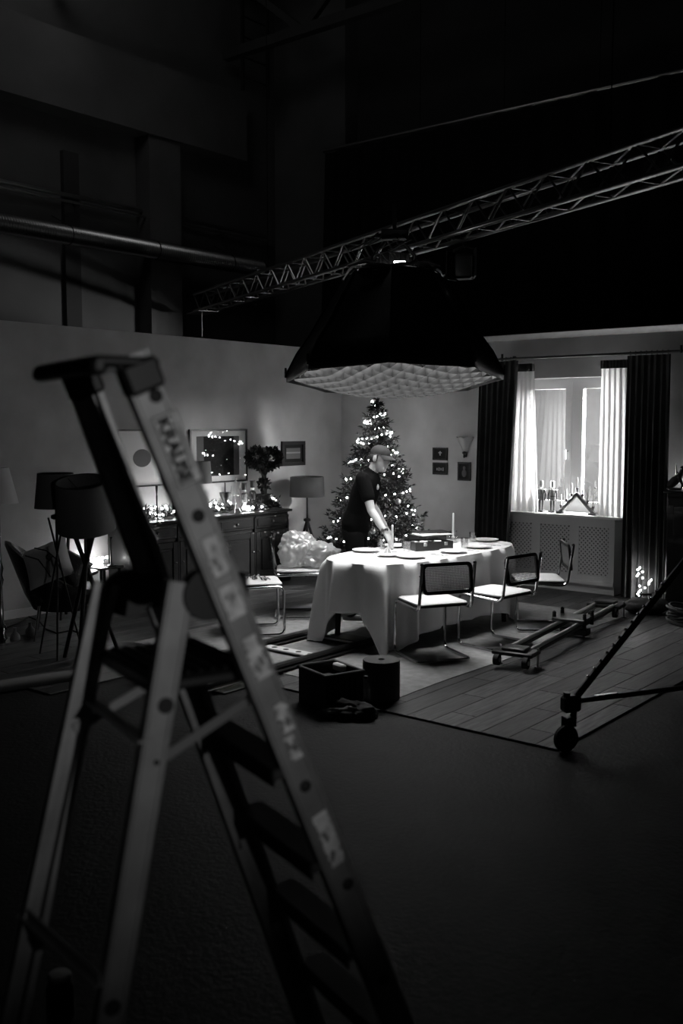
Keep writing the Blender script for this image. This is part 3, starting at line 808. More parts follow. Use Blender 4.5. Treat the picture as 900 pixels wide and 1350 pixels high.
def crumple(name, c, dims, seed, amp, sub=4, freq=3., mat='film', parent=None, flat=None):
    bm = bmesh.new(); bmesh.ops.create_icosphere(bm, subdivisions=sub, radius=1)
    for v in bm.verts:
        p = v.co.copy(); s = Vector((seed * 3.1, seed * 1.7, seed))
        k = 1 + amp * noise.noise(p * 1.2 + s) * 1.3 + amp * abs(noise.noise(p * freq + s)) * 1.2 - amp * .5 * abs(noise.noise(p * freq * 2.3 + s)) - amp * .28 * abs(noise.noise(p * freq * 5.1 + s))
        q = p * k; q = Vector((q.x * dims[0], q.y * dims[1], q.z * dims[2]))
        if flat is not None and q.z < flat: q.z = flat + (q.z - flat) * .05
        v.co = q
    me = bpy.data.meshes.new(name); bm.to_mesh(me); bm.free()
    me.shade_smooth()
    return link(name, me, mat, parent, c)
sz = CHZ + .49
b5 = T('plastic_bag', 'big crumpled clear plastic bag piled on a cane chair', 'plastic bag', cc5 + Vector((0, 0, sz)), YAW)
crumple('bag_body', (-.015, .02, .175), (.175, .19, .185), 3, .22, 5, 2.6, parent=b5, flat=-.165)
crumple('bag_flap', (.2, 0, .13), (.19, .18, .13), 8, .24, 5, 2.8, parent=b5, flat=-.12)
# ornament (flat wire wreath) on the other chair's seat
g = T('twig_ornament', 'small twig ornament lying on the seat of a cane chair', 'ornament', cc4 + Vector((.02, .02, CHZ + .487)), .3)
for k in range(14):
    a = rnd.uniform(0, 6.3); r = rnd.uniform(.03, .1)
    MB().tube([(-.12 + k * .017, .04 * math.sin(k), .006), (-.11 + k * .017 + r * .3 * math.cos(a), .04 * math.sin(k) + r * math.sin(a), .02 + .02 * rnd.random()), (-.1 + k * .017 + r * math.cos(a) * .6, .05 * math.sin(a), .006)], .006, 5).build('twig', 'ceramic' if k % 2 else 'bark', g)

# ---------------------------------------------------------------- sideboard
SX1, SYA, SYB, SZ = .52, -4.05, -1.66, .885
sd = T('sideboard', 'long dark polished sideboard with panelled doors against the wall', 'sideboard', (.28, (SYA + SYB) / 2, 0))
hl = (SYB - SYA) / 2
MB().bbox((0, 0, SZ - .015), (.53, 2 * hl + .07, .03), .008).build('worktop', 'walnut', sd)
MB().span((-.22, -hl, .09), (.21, hl, SZ - .03)).build('carcass', 'walnut', sd, 0)
MB().bbox((0, 0, .045), (.5, 2 * hl + .03, .09), .01).build('plinth', 'walnut', sd)
nd = 4; dw = 2 * hl / nd
for k in range(nd):
    yc = -hl + dw * (k + .5)
    dr_ = T('drawer', None, None); dr_.parent = sd
    do = MB().bbox((.218, yc, .76), (.022, dw - .03, .15), .006).bbox((.231, yc, .76), (.01, dw - .09, .095), .004).build('drawer', 'walnut', sd)
    bpy.data.objects.remove(dr_)
    MB().ball((.246, yc, .76), (.012, .016, .016), 10, 6).build('drawer_knob', 'brass', do)
    m = MB()
    m.bbox((.218, yc, .37), (.018, dw - .03, .56), .004)
    for s in (-1, 1): m.bbox((.232, yc + s * (dw / 2 - .05), .37), (.014, .07, .56), .004)
    for z in (.125, .615): m.bbox((.232, yc, z), (.014, dw - .17, .07), .004)
    m.bbox((.23, yc, .37), (.014, dw - .22, .37), .006)
    do = m.build('cabinet_door', 'walnut', sd)
    MB().ball((.252, yc + (dw / 2 - .05) * (1 if k % 2 == 0 else -1), .42), (.01, .011, .011), 8, 6).build('door_knob', 'brass', do)
for k in range(nd + 1): MB().bbox((.222, -hl + dw * k + (.015 if k == 0 else -.015 if k == nd else 0), .45), (.03, .028, .74), .006).build('pilaster', 'walnut', sd)

BULB = MB().ball((0, 0, 0), .011, 7, 5).mesh('bulb'); BULB.materials.append(mt['bulb'])
def light_string(name, label, pts, wire_r=.002, group='fairy light strings', bulb_s=1., mat=None):
    o = pts[0].copy(); g = T(name, label, 'string lights', o, group=group)
    MB().tube([p - o for p in pts], wire_r, 5).build('wire', 'rubber', g)
    for p in pts[::1]:
        b = link('bulb', BULB, None, g, p - o + Vector((0, 0, .012))); b.scale = (bulb_s,) * 3
    return g

# ---------------------------------------------------------------- stepladder close to the photographer
LO = ow(-.389, 1.95, 0); LR = YAW + R(31.9)
la = Vector((math.cos(LR), math.sin(LR), 0)); lb = Vector((-la.y, la.x, 0))
FLZ = -.014
ld = T('stepladder', 'worn aluminium platform stepladder with black cap and peeling stickers', 'ladder', (LO.x, LO.y, FLZ), LR)
def lp(px, py, yl):            # pixel -> ladder-local point on the side plane y = yl
    r = ray(px, py); t = ((LO - CAM).dot(lb) + yl) / r.dot(lb); p = CAM + r * t - LO
    return Vector((p.dot(la), yl, p.z - FLZ))
LW = .41
def line_at(a, b, z): t = (z - a.z) / (b.z - a.z); return a + (b - a) * t
def channel(a, b, wd, dp_, yin, th=.003):
    """C-section rail from a to b in the local xz plane; yin = +1 when the open side looks to +y"""
    d = (b - a); L_ = d.length; x = d.normalized(); z = Vector((0, 1, 0)) * yin; y = z.cross(x); rot = Matrix((x, y, z)).transposed()
    m = MB(); c = (a + b) / 2
    m.bbox(c + z * th / 2, (L_, wd, th), .001, rot)
    for s in (-1, 1):
        m.bbox(c + y * s * (wd / 2 - th / 2) + z * dp_ / 2, (L_, th, dp_), .001, rot)
        m.bbox(c + y * s * (wd / 2 - .009) + z * (dp_ - th / 2), (L_, .016, th), .001, rot)
    for s in (-.36, .36): m.bbox(c + y * s * wd - z * .0012, (L_, .006, .003), .001, rot)
    return m, x, y, z
rails = {}
for nm, p1_, p2_, yl, yin in (('near', (197, 520), (507, 1300), 0, 1), ('far', (141, 600), (405, 1344), LW, -1)):
    a_, b_ = lp(*p1_, yl), lp(*p2_, yl)
    tp, bt = line_at(a_, b_, 2.08), line_at(a_, b_, .03)
    m, x_, y_, z_ = channel(tp, bt, .072, .028, yin)
    rails[nm] = (tp, bt, x_, y_, z_)
    m.build('stile', 'alu', ld)
    MB().bbox(bt + Vector((0, yin * .012, 0)), (.09, .04, .06), .01, rot_to(x_)).build('rubber_foot', 'rubber', ld)
legs = {}
for nm, p1_, p2_, yl, yin in (('near', (235, 800), (147, 1340), .03, 1), ('far', (131, 795), (45, 1204), LW - .03, -1)):
    a_, b_ = lp(*p1_, yl), lp(*p2_, yl)
    tp, bt = line_at(a_, b_, lp(p1_[0], 768, yl).z), line_at(a_, b_, .03)
    m, x_, y_, z_ = channel(tp, bt, .06, .024, yin)
    legs[nm] = (tp, bt, x_, y_, z_)
    m.build('rear_leg', 'alu', ld)
    MB().bbox(bt + Vector((0, yin * .01, 0)), (.08, .04, .05), .01, rot_to(x_)).build('rubber_foot', 'rubber', ld)
# black hinge discs between legs and stiles
for nm, yin in (('near', 1), ('far', -1)):
    c_ = legs[nm][0] + Vector((.055, -yin * .0, -.03)); c_.y = (.034 if nm == 'near' else LW - .034)
    MB().cyl(c_ - Vector((0, .016, 0)), c_ + Vector((0, .016, 0)), .055, n=24).bbox(c_ + Vector((.05, 0, .0)), (.09, .028, .08), .01).build('hinge_block', 'blackplastic', ld)
# holes with rivets on the outer faces
for nm, pxs in (('near', [(205, 522), (261, 680), (402, 1036), (458, 1165), (505, 1290)]),):
    tp, bt, x_, y_, z_ = rails[nm]
    for q in pxs:
        p_ = lp(*q, 0); rot = rot_to(x_, -z_)
        MB().lathe([(.0, .0), (.012, .0), (.014, .002), (.012, .0035), (0, .0035)], 12, rot=Matrix((x_, y_, -z_)).transposed(), c=p_ - Vector((0, .002, 0))).build('rivet', 'ink', ld)
tp, bt, x_, y_, z_ = legs['near']
for q, r_ in (((218, 930), .017), ((206, 1005), .006), ((148, 1328), .017)):
    p_ = lp(*q, .03); MB().lathe([(0, 0), (r_, 0), (r_, .003), (0, .003)], 14, rot=Matrix((x_, y_, -z_)).transposed(), c=p_ - Vector((0, .0015, 0))).build('rivet', 'ink', ld)
# cap tray
tn_, tf_ = rails['near'][0], rails['far'][0]
cz = lp(190, 472, 0).z
cap_ = MB()
cap_.bbox((-.03, LW / 2, cz - .008), (.135, LW + .02, .022), .008)
for t_, yy in ((tn_, -.006), (tf_, LW + .006)):
    rt = rot_to(rails['near'][2]); c_ = line_at(rails['near'][0], rails['near'][1], cz - .035) if yy < .1 else line_at(rails['far'][0], rails['far'][1], cz - .035)
    cap_.bbox((c_.x, .012 if yy < .1 else LW - .012, c_.z), (.064, .05, .078), .008, rt)
cap_.bbox((-.085, LW / 2, cz - .018), (.03, LW + .02, .03), .008)
cap_.build('cap_tray', 'blackplastic', ld)
# platform and steps
PZ = 1.415
xn = line_at(rails['near'][0], rails['near'][1], PZ).x; xl = line_at(legs['near'][0], legs['near'][1], PZ).x
pf = MB().bbox(((xn + xl) / 2 - .005, LW / 2 + .02, PZ - .015), (xn - xl + .05, LW - .07, .03), .008).build('platform', 'blackplastic', ld)
for k in range(9): MB().bbox((xl - .02 + (xn - xl + .03) * k / 8, LW / 2 + .02, PZ + .002), (.008, LW - .1, .005), .001).build('grip_ridge', 'rubber', pf)
for k in range(1, 6):
    z = PZ - k * .235; xs = line_at(rails['near'][0], rails['near'][1], z).x
    MB().bbox((xs - .02, LW / 2, z), (.085, LW - .008, .024), .004).bbox((xs - .058, LW / 2, z - .014), (.006, LW - .01, .03), .002).build('step', 'treadalu', ld)
# rear braces
for (pa, pb) in (((30, 1205), (132, 1300)),):
    a_ = lp(*pa, LW - .03); b_ = lp(*pb, .03)
    MB().box((a_ + b_) / 2, ((b_ - a_).length, .03, .003), rot_to(b_ - a_)).box((a_ + b_) / 2 + Vector((0, 0, .012)), ((b_ - a_).length, .004, .024), rot_to(b_ - a_)).build('cross_brace', 'alu', ld, 0)
a_ = line_at(legs['near'][0], legs['near'][1], 1.3); b_ = line_at(legs['far'][0], legs['far'][1], 1.3)
MB().box((a_ + b_) / 2, (.03, LW - .05, .004)).build('cross_brace', 'alu', ld, 0)
for nm, yl in (('near', .04), ('far', LW - .04)):
    a_ = line_at(legs[nm][0], legs[nm][1], 1.24); b_ = line_at(rails[nm][0], rails[nm][1], 1.36); a_ = Vector((a_.x, yl, a_.z)); b_ = Vector((b_.x, yl, b_.z))
    MB().box((a_ + b_) / 2, ((b_ - a_).length, .004, .022), rot_to(b_ - a_)).build('locking_arm', 'steel', ld, 0)
# stickers on the outer face of the near stile
tp, bt, x_, y_, z_ = rails['near']
up_s = -y_ if (-y_).x > 0 else y_           # across the stile, towards the climbing side
FR = Matrix((x_, up_s, x_.cross(up_s))).transposed()
if FR.col[2].y > 0: pass
def sticker(px, py, ln, wd, seed, torn, mat='sticker'):
    p_ = lp(px, py, 0) - Vector((0, .0045, 0)); rr = random.Random(seed); n_ = 18; pts = []
    for k in range(n_): pts.append((-ln / 2 + ln * k / (n_ - 1), wd / 2 * (1 - torn * rr.random())))
    for k in range(n_): pts.append((ln / 2 - ln * k / (n_ - 1), -wd / 2 * (1 - torn * rr.random())))
    m = MB().prism(pts, -.0004, .0004); m.v = [p_ + FR @ v for v in m.v]
    return m.build('sticker', mat, ld, 0), p_
st1, p1s = sticker(233, 592, .15, .056, 1, .0)
for (px, py, ln, wd, sd_, tn2) in ((283, 732, .085, .042, 3, .25), (305, 792, .075, .045, 4, .12), (337, 866, .1, .045, 5, .45), (373, 945, .07, .04, 6, .75), (385, 985, .06, .034, 8, .8), (432, 1105, .14, .042, 7, .3)):
    so_, ps = sticker(px, py, ln, wd, sd_, tn2)
    rr = random.Random(sd_)
    for k in range(4):      # worn-off spots
        q = ps + FR @ Vector((rr.uniform(-.35, .35) * ln, rr.uniform(-.25, .25) * wd, 0)) - Vector((0, .0008, 0)); n_ = 9
        m = MB().prism([((.006 + .006 * rr.random()) * math.cos(a), (.004 + .004 * rr.random()) * math.sin(a)) for a in [2 * math.pi * i / n_ for i in range(n_)]], -.0002, .0002)
        m.v = [q + FR @ v for v in m.v]; m.build('worn_spot', 'alu', so_, 0)
fc_ = bpy.data.curves.new('lettering', 'FONT'); fc_.body = 'KRAUSE'; fc_.size = .0395; fc_.extrude = .0003; fc_.align_x = 'CENTER'; fc_.align_y = 'CENTER'; fc_.offset = .0019; fc_.space_character = .98
to = bpy.data.objects.new('lettering', fc_); col.objects.link(to)
dg = bpy.context.evaluated_depsgraph_get(); tm = bpy.data.meshes.new_from_object(to.evaluated_get(dg)); bpy.data.objects.remove(to)
F2 = Matrix((x_, up_s, x_.cross(up_s))).transposed().to_4x4()
tm.transform(Matrix.Translation(p1s + FR @ Vector((0, -.008, 0)) - Vector((0, .0014, 0))) @ F2)
tm.materials.clear(); lo_ = link('lettering', tm, 'ink', st1)
m = MB()
for s in (-1, 1): m.box((0, s * .0265, .0), (.15, .0022, .0009)); m.box((s * .0745, 0, 0), (.0022, .055, .0009))
m.bbox((-.01, .0155, 0), (.12, .004, .0009), .0002)
m.v = [p1s + FR @ v - Vector((0, .0007, 0)) for v in m.v]; m.build('sticker_border', 'print_grey', st1, 0)

# ---------------------------------------------------------------- Christmas tree
TRP = Vector((1.34, -.99, 0))
tr_ = T('christmas_tree', 'decorated fir tree with fairy lights standing in the room corner', 'Christmas tree', TRP)
TH = 2.2
MB().tube([(0, 0, 0), (.005, 0, 1.1), (0, .005, TH - .05)], [.04, .028, .006], 9).build('trunk', 'bark', tr_)
MB().lathe([(.001, .0), (.2, .0), (.21, .03), (.06, .06), (.055, .14), (.03, .14)], 18).build('stand', 'blackmetal', tr_)
fo = MB(); rr = random.Random(21)
def radius_at(z): return max(.03, .66 * (1 - (z - .28) / (TH - .24)) ** .82)
def blade(p, d, ln, wd):
    s = d.cross(Vector((rr.uniform(-1, 1), rr.uniform(-1, 1), rr.uniform(-1, 1)))).normalized() * wd
    fo.add([p - s * .5, p + d * ln * .5 + s, p + d * ln, p + d * ln * .5 - s, ], [(0, 1, 2, 3)])
z = .3; tips = []
while z < TH - .02:
    rad = radius_at(z); nbr = int(5 + rad * 22)
    for k in range(nbr):
        a = rr.uniform(0, 2 * math.pi); ln = rad * rr.uniform(.72, 1.12); dz = rr.uniform(-.02, .10) * ln
        base = Vector((0, 0, z + rr.uniform(-.03, .03))); d = Vector((math.cos(a), math.sin(a), 0))
        npt = max(3, int(ln / .045))
        for j in range(npt + 1):
            t = (j / npt); t = .22 + .78 * t; sag_ = -.12 * ln * math.sin(t * 2.2) + .22 * ln * t * t
            p = base + d * ln * t + Vector((0, 0, dz * t + sag_))
            for b in range(7 if t > .5 else 4):
                dd = (d * rr.uniform(.3, 1.1) + Vector((rr.uniform(-1, 1), rr.uniform(-1, 1), rr.uniform(-.7, .8)))).normalized()
                blade(p, dd, rr.uniform(.05, .085), rr.uniform(.006, .011))
        tips.append(p)
    z += .062
for k in range(40):
    d = Vector((rr.uniform(-.5, .5), rr.uniform(-.5, .5), 1)).normalized(); blade(Vector((0, 0, TH - .12 + .1 * rr.random())), d, .1, .012)
tag(fo.build('foliage', 'fir', tr_, 0), kind='stuff')
ball_me = MB().ball((0, 0, 0), .035, 12, 8).mesh('bauble'); ball_me.materials.append(mt['ceramic'])
for k in range(14):
    p = tips[int(len(tips) * (k + .5) / 14)]; p = p * .98; link('bauble', ball_me, None, tr_, p + Vector((0, 0, -.05)))
# garland of lights spiralling round the tree
pts = []
N_ = 150
for k in range(N_):
    t = k / (N_ - 1); z = .42 + (TH - .46) * (1 - (1 - t) ** 1.25) if False else .42 + (TH - .42) * t
    a = t * 2 * math.pi * 7.5 + 1.1; r = radius_at(z) * rr.uniform(.86, 1.02) + .015
    pts.append(TRP + Vector((r * math.cos(a), r * math.sin(a), z - .02 + rr.uniform(-.03, .03))))
light_string('tree_lights', 'string of fairy lights wound around the fir tree', pts, group=None, bulb_s=.82)
for k in range(10):
    pass

# ---------------------------------------------------------------- pictures and sconce
def picture_left(p0, p1, mat_w, label, art, glossy=False, fw=.02):
    a, b = pl(*p0, 0, .0), pl(*p1, 0, .0); y0, y1, z0, z1 = min(a.y, b.y), max(a.y, b.y), min(a.z, b.z), max(a.z, b.z)
    g = T('framed_picture', label, 'picture', (.0, (y0 + y1) / 2, z0), group='pictures on the sideboard wall'); W_, H_ = y1 - y0, z1 - z0
    f_ = MB()
    for q in (((.001, -W_ / 2, 0), (.028, -W_ / 2 + fw, H_)), ((.001, W_ / 2 - fw, 0), (.028, W_ / 2, H_)), ((.001, -W_ / 2 + fw, 0), (.028, W_ / 2 - fw, fw)), ((.001, -W_ / 2 + fw, H_ - fw), (.028, W_ / 2 - fw, H_))): f_.span(*q)
    f_.build('frame', 'blackwood', g, 0)
    MB().span((.002, -W_ / 2 + fw, fw), (.012, W_ / 2 - fw, H_ - fw)).build('mat_board', mat_w, g, 0)
    art(g, W_, H_)
    if glossy: MB().span((.02, -W_ / 2 + fw, fw), (.0225, W_ / 2 - fw, H_ - fw)).build('glazing', 'glass', g, 0)
    return g
def art1(g, W_, H_):
    m = MB().prism([(W_ * .15 * math.cos(a), H_ * .155 * math.sin(a)) for a in [2 * math.pi * k / 28 for k in range(28)]], 0, .002)
    m.v = [Vector((.0135 + v.z, v.x - W_ * .09, v.y + H_ * .5)) for v in m.v]; m.build('oval_shape', 'print_grey', g, 0)
    MB().span((.012, W_ * .1, .05), (.0128, W_ * .13, H_ - .05)).build('fold_line', 'white_paint', g, 0)
    MB().span((.012, W_ * .15, H_ * .45), (.0132, W_ * .38, H_ * .62)).build('grey_patch', 'print_grey', g, 0)
picture_left((152, 566), (232, 639), 'print_white', 'framed pale print with a dark oval on the sideboard wall', art1)
def art2(g, W_, H_):
    MB().span((.012, -W_ * .38, H_ * .13), (.0135, W_ * .36, H_ * .87)).build('grey_border', 'print_grey', g, 0)
    MB().span((.0135, -W_ * .26, H_ * .13), (.0145, W_ * .26, H_ * .87)).build('dark_image', 'print_dark', g, 0)
picture_left((248, 566), (324.5, 634), 'print_white', 'framed dark print behind glass on the sideboard wall', art2, True)
def art3(g, W_, H_):
    MB().span((.013, -W_ * .3, H_ * .28), (.0145, W_ * .3, H_ * .72)).build('seascape', 'print_grey', g, 0)
    MB().span((.0145, -W_ * .3, H_ * .5), (.015, W_ * .3, H_ * .56)).build('pale_band', 'ceramic', g, 0)
picture_left((370, 582), (400.5, 613), 'print_dark', 'small dark framed seascape over the tripod lamp', art3, fw=.045)
def picture_right(p0, p1, label, kind):
    a, b = pl(*p0, 1, 0), pl(*p1, 1, 0); x0, x1, z0, z1 = a.x, b.x, b.z, a.z; W_, H_ = x1 - x0, z1 - z0; fw = .02
    g = T('framed_picture', label, 'picture', ((x0 + x1) / 2, 0, z0), group='small pictures on the window wall')
    f_ = MB()
    for q in (((-W_ / 2, -.02, 0), (-W_ / 2 + fw, -.001, H_)), ((W_ / 2 - fw, -.02, 0), (W_ / 2, -.001, H_)), ((-W_ / 2 + fw, -.02, 0), (W_ / 2 - fw, -.001, fw)), ((-W_ / 2 + fw, -.02, H_ - fw), (W_ / 2 - fw, -.001, H_))): f_.span(*q)
    f_.build('frame', 'blackwood', g, 0)
    MB().span((-W_ / 2 + fw, -.01, fw), (W_ / 2 - fw, -.002, H_ - fw)).build('image_panel', 'print_dark', g, 0)
    if kind == 0: MB().bbox((0, -.011, H_ * .55), (.018, .003, H_ * .34), .001).bbox((0, -.0115, H_ * .6), (.05, .003, .015), .001).build('pale_cross', 'ceramic', g)
    if kind == 1:
        for k in range(4): MB().bbox((-.045 + .03 * k, -.011, H_ * .45), (.018, .003, .03 + .012 * (k % 2)), .002).build('pale_figure', 'ceramic', g)
    if kind == 2: MB().ball((0, -.011, H_ * .68), (.02, .002, .026), 12, 6).ball((0, -.011, H_ * .4), (.034, .002, .05), 12, 6).build('pale_figure', 'print_grey', g)
picture_right((571, 590), (590, 607), 'small dark framed picture with a pale cross shape on the window wall', 0)
picture_right((571, 609.5), (590, 626), 'small dark framed picture with a row of pale shapes on the window wall', 1)
picture_right((604, 609), (620.5, 634), 'upright small dark framed picture below the wall sconce', 2)
p = pl(613.5, 586, 1, 0)
g = T('wall_sconce', 'grey fan-shaped wall sconce above the small upright picture', 'sconce', (p.x, 0, p.z))
vv = []; nn = 14
for k in range(nn + 1):
    a = math.pi * k / nn
    for (r, z) in ((.03, -.09), (.075, 0.0), (.125, .09), (.122, .09), (.07, 0.0), (.026, -.09)): vv.append((r * math.cos(a), -r * math.sin(a) * .8 - .001, z + (.012 * math.sin(k * 1.9) if z > .05 else 0)))
MB().add(vv, [(k * 6 + j, k * 6 + (j + 1) % 6, (k + 1) * 6 + (j + 1) % 6, (k + 1) * 6 + j) for k in range(nn) for j in range(6)]).build('glass_shade', 'ceramic', g)
MB().ball((0, -.03, -.105), (.028, .028, .02)).ball((0, -.03, -.15), (.014, .014, .02)).bbox((0, -.01, -.12), (.05, .02, .08), .006).build('sconce_base', 'blackmetal', g)

# ---------------------------------------------------------------- floor lamps
def drum(r0, r1, h, z, n=28):  # open shade, r0 at the top
    return MB().lathe([(r0, z + h), (r1, z), (r1 - .004, z), (r0 - .004, z + h), (r0, z + h)], n)
def tripod_lamp(px, py, r0, r1, h, zb, legs_r, spread, cross, label, shade, leg_mat, hub, rz=0., tilt=0.):
    b = fl(px, py)
    g = T('tripod_floor_lamp', label, 'floor lamp', b, YAW + rz, 'floor lamps beside the set wall')
    TL_ = Matrix.Translation((0, 0, zb + h / 2)) @ Matrix.Rotation(R(tilt), 4, 'X') @ Matrix.Translation((0, 0, -zb - h / 2))
    drum(r0, r1, h, zb).xf(TL_).build('lamp_shade', shade, g)
    MB().tube([(r0 * .98 * math.cos(a), r0 * .98 * math.sin(a), zb + h) for a in [2 * math.pi * k / 24 for k in range(24)]], .004, 6, closed=True).xf(TL_).build('shade_ring', 'blackmetal', g)
    m = MB()
    for k in range(3): a = 2 * math.pi * k / 3 + .3; m.cyl((0, 0, zb + h * .72), (r0 * .97 * math.cos(a), r0 * .97 * math.sin(a), zb + h * .95), .0025, n=5)
    m.xf(TL_).build('shade_spider', 'blackmetal', g)
    MB().lathe([(.001, 0), (.018, 0), (.018, .05), (.012, .06), (.028, .1), (.03, .13), (.001, .16)], 12, c=(0, 0, zb + h * .3)).build('bulb_holder', 'ceramic', g)
    for k in range(3):
        a = 2 * math.pi * k / 3 + .5; o = -cross
        MB().tube([(math.cos(a) * spread, math.sin(a) * spread, 0), (math.cos(a) * o, math.sin(a) * o, hub)], [legs_r * .8, legs_r], 8).build('leg', leg_mat, g)
    MB().cyl((0, 0, hub - (.0 if cross < .02 else .3)), (0, 0, zb + h * .35), .011, n=8).build('stem', 'blackmetal', g)
    MB().lathe([(.03, hub - .02), (.045, hub - .01), (.045, hub + .015), (.02, hub + .025)], 14, cap=True).build('hub', leg_mat, g)
    return g
tripod_lamp(405, 757, .215, .225, .25, 1.0, .017, .24, 0, 'floor lamp with drum shade and wooden tripod beside the fir tree', 'lampshade', 'darkwood', .7)
tripod_lamp(79, 864, .145, .175, .285, 1.235, .009, .2, .07, 'floor lamp with tapered dark shade on crossed thin legs by the armchair', 'lampshade', 'blackmetal', 1.16, .2)
tripod_lamp(116, 872, .21, .235, .4, 1.075, .02, .27, .08, 'low floor lamp with wide dark drum shade on crossed tripod legs', 'lampshade', 'blackwood', 1.03, 0., 15)
b = fl(3, 847)
g = T('column_floor_lamp', 'floor lamp with pale cone shade on a turned chrome column', 'floor lamp', b, YAW)
drum(.1, .175, .31, 1.235).build('lamp_shade', 'shade_white', g)
MB().lathe([(.001, 0), (.15, 0), (.15, .02), (.05, .035), (.03, .08), (.05, .12), (.022, .17), (.016, .5), (.03, .56), (.018, .6), (.03, .66), (.015, .72), (.013, 1.2), (.02, 1.24), (.012, 1.3), (.001, 1.36)], 18).build('column', 'chrome', g)
# small ceramic pots and cable by the lamps
for (px, py), lab in {(20, 846): 'small glazed bottle on the floor beside the chrome lamp', (40, 838): 'small glazed bottle on the floor beneath the armchair legs'}.items():
    b = fl(px, py); o = MB().lathe([(.001, 0), (.035, 0), (.045, .03), (.04, .06), (.015, .09), (.014, .12), (.018, .125), (.001, .125)], 14).build('floor_bottle', 'ceramic', None, 38, b); tag(o, lab, 'bottle')
pts = [fl(10, 828), fl(25, 822), fl(38, 814), fl(52, 820), fl(60, 830), fl(75, 836), fl(95, 832), fl(110, 838)]
tag(MB().tube([p + Vector((0, 0, .008)) for p in pts], .007, 6).build('floor_cable', 'rubber'), 'black cable trailing along the floor below the armchair', 'cable')

# ---------------------------------------------------------------- armchair by the lamps
b = fl(88, 836)
g = T('armchair', 'black leather armchair with thin chrome legs under the set wall', 'armchair', b, YAW + R(-76))
sh = MB(); nn = 18
MB().bbox((0, .0, .38), (.56, .56, .13), .04).build('seat', 'leather', g)
v = []; f = []
for i in range(nn + 1):
    a = R(-205 + 230 * i / nn); wgt = max(0, math.sin(a) * -1)
    hgt = .52 + .36 * wgt ** 1.5
    for (rr_, zz) in ((.30, .26), (.34, .4), (.36 + .03 * wgt, hgt - .04), (.345 + .03 * wgt, hgt), (.31 + .02 * wgt, hgt - .02), (.28, .4), (.25, .28)):
        v.append((rr_ * math.cos(a), rr_ * math.sin(a) * 1.0 - (.12 * wgt * (zz - .3) / .5), zz))
for i in range(nn):
    for j in range(6): f.append((i * 7 + j, i * 7 + j + 1, (i + 1) * 7 + j + 1, (i + 1) * 7 + j))
f += [tuple(range(7)), tuple(nn * 7 + k for k in reversed(range(7)))]
sh.add(v, f).build('backrest', 'leather', g)
for sx in (-1, 1):
    for sy_ in (-1, 1): MB().tube([(sx * .22, sy_ * .22, .32), (sx * .26, sy_ * .27, 0)], [.014, .009], 8).build('leg', 'chrome', g)
cu = MB(); nn = 10
def cushion(w_, h_, t_, n=12):
    v = []; f = []
    for s in (1, -1):
        for j in range(n + 1):
            for i in range(n + 1):
                x, y = -1 + 2 * i / n, -1 + 2 * j / n; e = ((1 - x ** 4) * (1 - y ** 4)) ** .5
                v.append((x * w_ * (1 - .06 * (1 - y * y)), y * h_ * (1 - .06 * (1 - x * x)), s * t_ * e))
    m = (n + 1) ** 2
    for j in range(n):
        for i in range(n):
            a = j * (n + 1) + i; f += [(a, a + 1, a + n + 2, a + n + 1), (m + a, m + a + n + 1, m + a + n + 2, m + a + 1)]
    return MB().add(v, f)
cpos = dp(63, 742, 8.62)
k_ = T('patterned_cushion', 'pale cushion with dark curved pattern leaning in the armchair', 'cushion', cpos, YAW)
CM = Matrix.Rotation(R(-22), 4, 'Y') @ Matrix.Rotation(R(62), 4, 'X')
cushion(.21, .19, .06).xf(CM).build('cushion_cover', 'figwhite', k_)
for q in ([(-.16, .12), (-.05, .03), (0, -.1), (.02, -.17)], [(-.06, .15), (.04, .08), (.1, -.02), (.12, -.14)], [(.02, .03), (.06, .05), (.08, .01), (.04, -.02), (.02, .02)]):
    MB().tube([CM @ Vector((x, y, .066 * (1 - abs(x / .21) ** 4) ** .5)) for x, y in q], .006, 6).build('pattern_line', 'figdark', k_)
k2 = T('dark_cushion', 'dark cushion with pale piping beside the patterned cushion', 'cushion', dp(90, 748, 8.7), YAW)
C2 = Matrix.Rotation(R(28), 4, 'Y') @ Matrix.Rotation(R(50), 4, 'X')
cushion(.17, .15, .05).xf(C2).build('cushion_cover', 'leather', k2)
MB().tube([C2 @ Vector((.168 * math.copysign(abs(math.cos(a)) ** .4, math.cos(a)), .148 * math.copysign(abs(math.sin(a)) ** .4, math.sin(a)), 0)) for a in [2 * math.pi * i / 28 for i in range(28)]], .006, 5, closed=True).build('piping', 'ceramic', k2)

# arch-backed chair and lit side table beyond the lamps
p = pl(140, 745, 0, .3)
zt_ = p.z; p.y = min(p.y, SYA - .26)
g = T('side_table', 'small dark side table carrying fairy lights next to the sideboard', 'side table', (.3, p.y, 0))
MB().bbox((0, 0, zt_ - .012), (.32, .3, .024), .006).build('tabletop', 'darkwood', g)
for sx in (-1, 1):
    for sy_ in (-1, 1): MB().tube([(sx * .12, sy_ * .11, zt_ - .02), (sx * .135, sy_ * .125, 0)], [.018, .012], 8).build('leg', 'darkwood', g)
o_ = Vector((.3, p.y, zt_)); pts = []
for k in range(12): pts.append(o_ + Vector((-.1 + .08 * math.sin(k * 2.1), -.1 + .018 * k, .012 + .05 * (k % 3 == 1))))
light_string('side_table_lights', 'heap of fairy lights on the small side table', pts, bulb_s=1.3)
g = T('candle_spike', 'thin dark candle spike on the small side table', 'candle holder', o_ + Vector((.1, .03, 0)))
MB().lathe([(.001, 0), (.05, 0), (.05, .01), (.008, .02), (.007, .28), (.018, .3), (.018, .305), (.001, .305)], 12).build('spike', 'blackmetal', g)
b = Vector((.42, pl(119, 720, 0, .42).y - .17, 0))
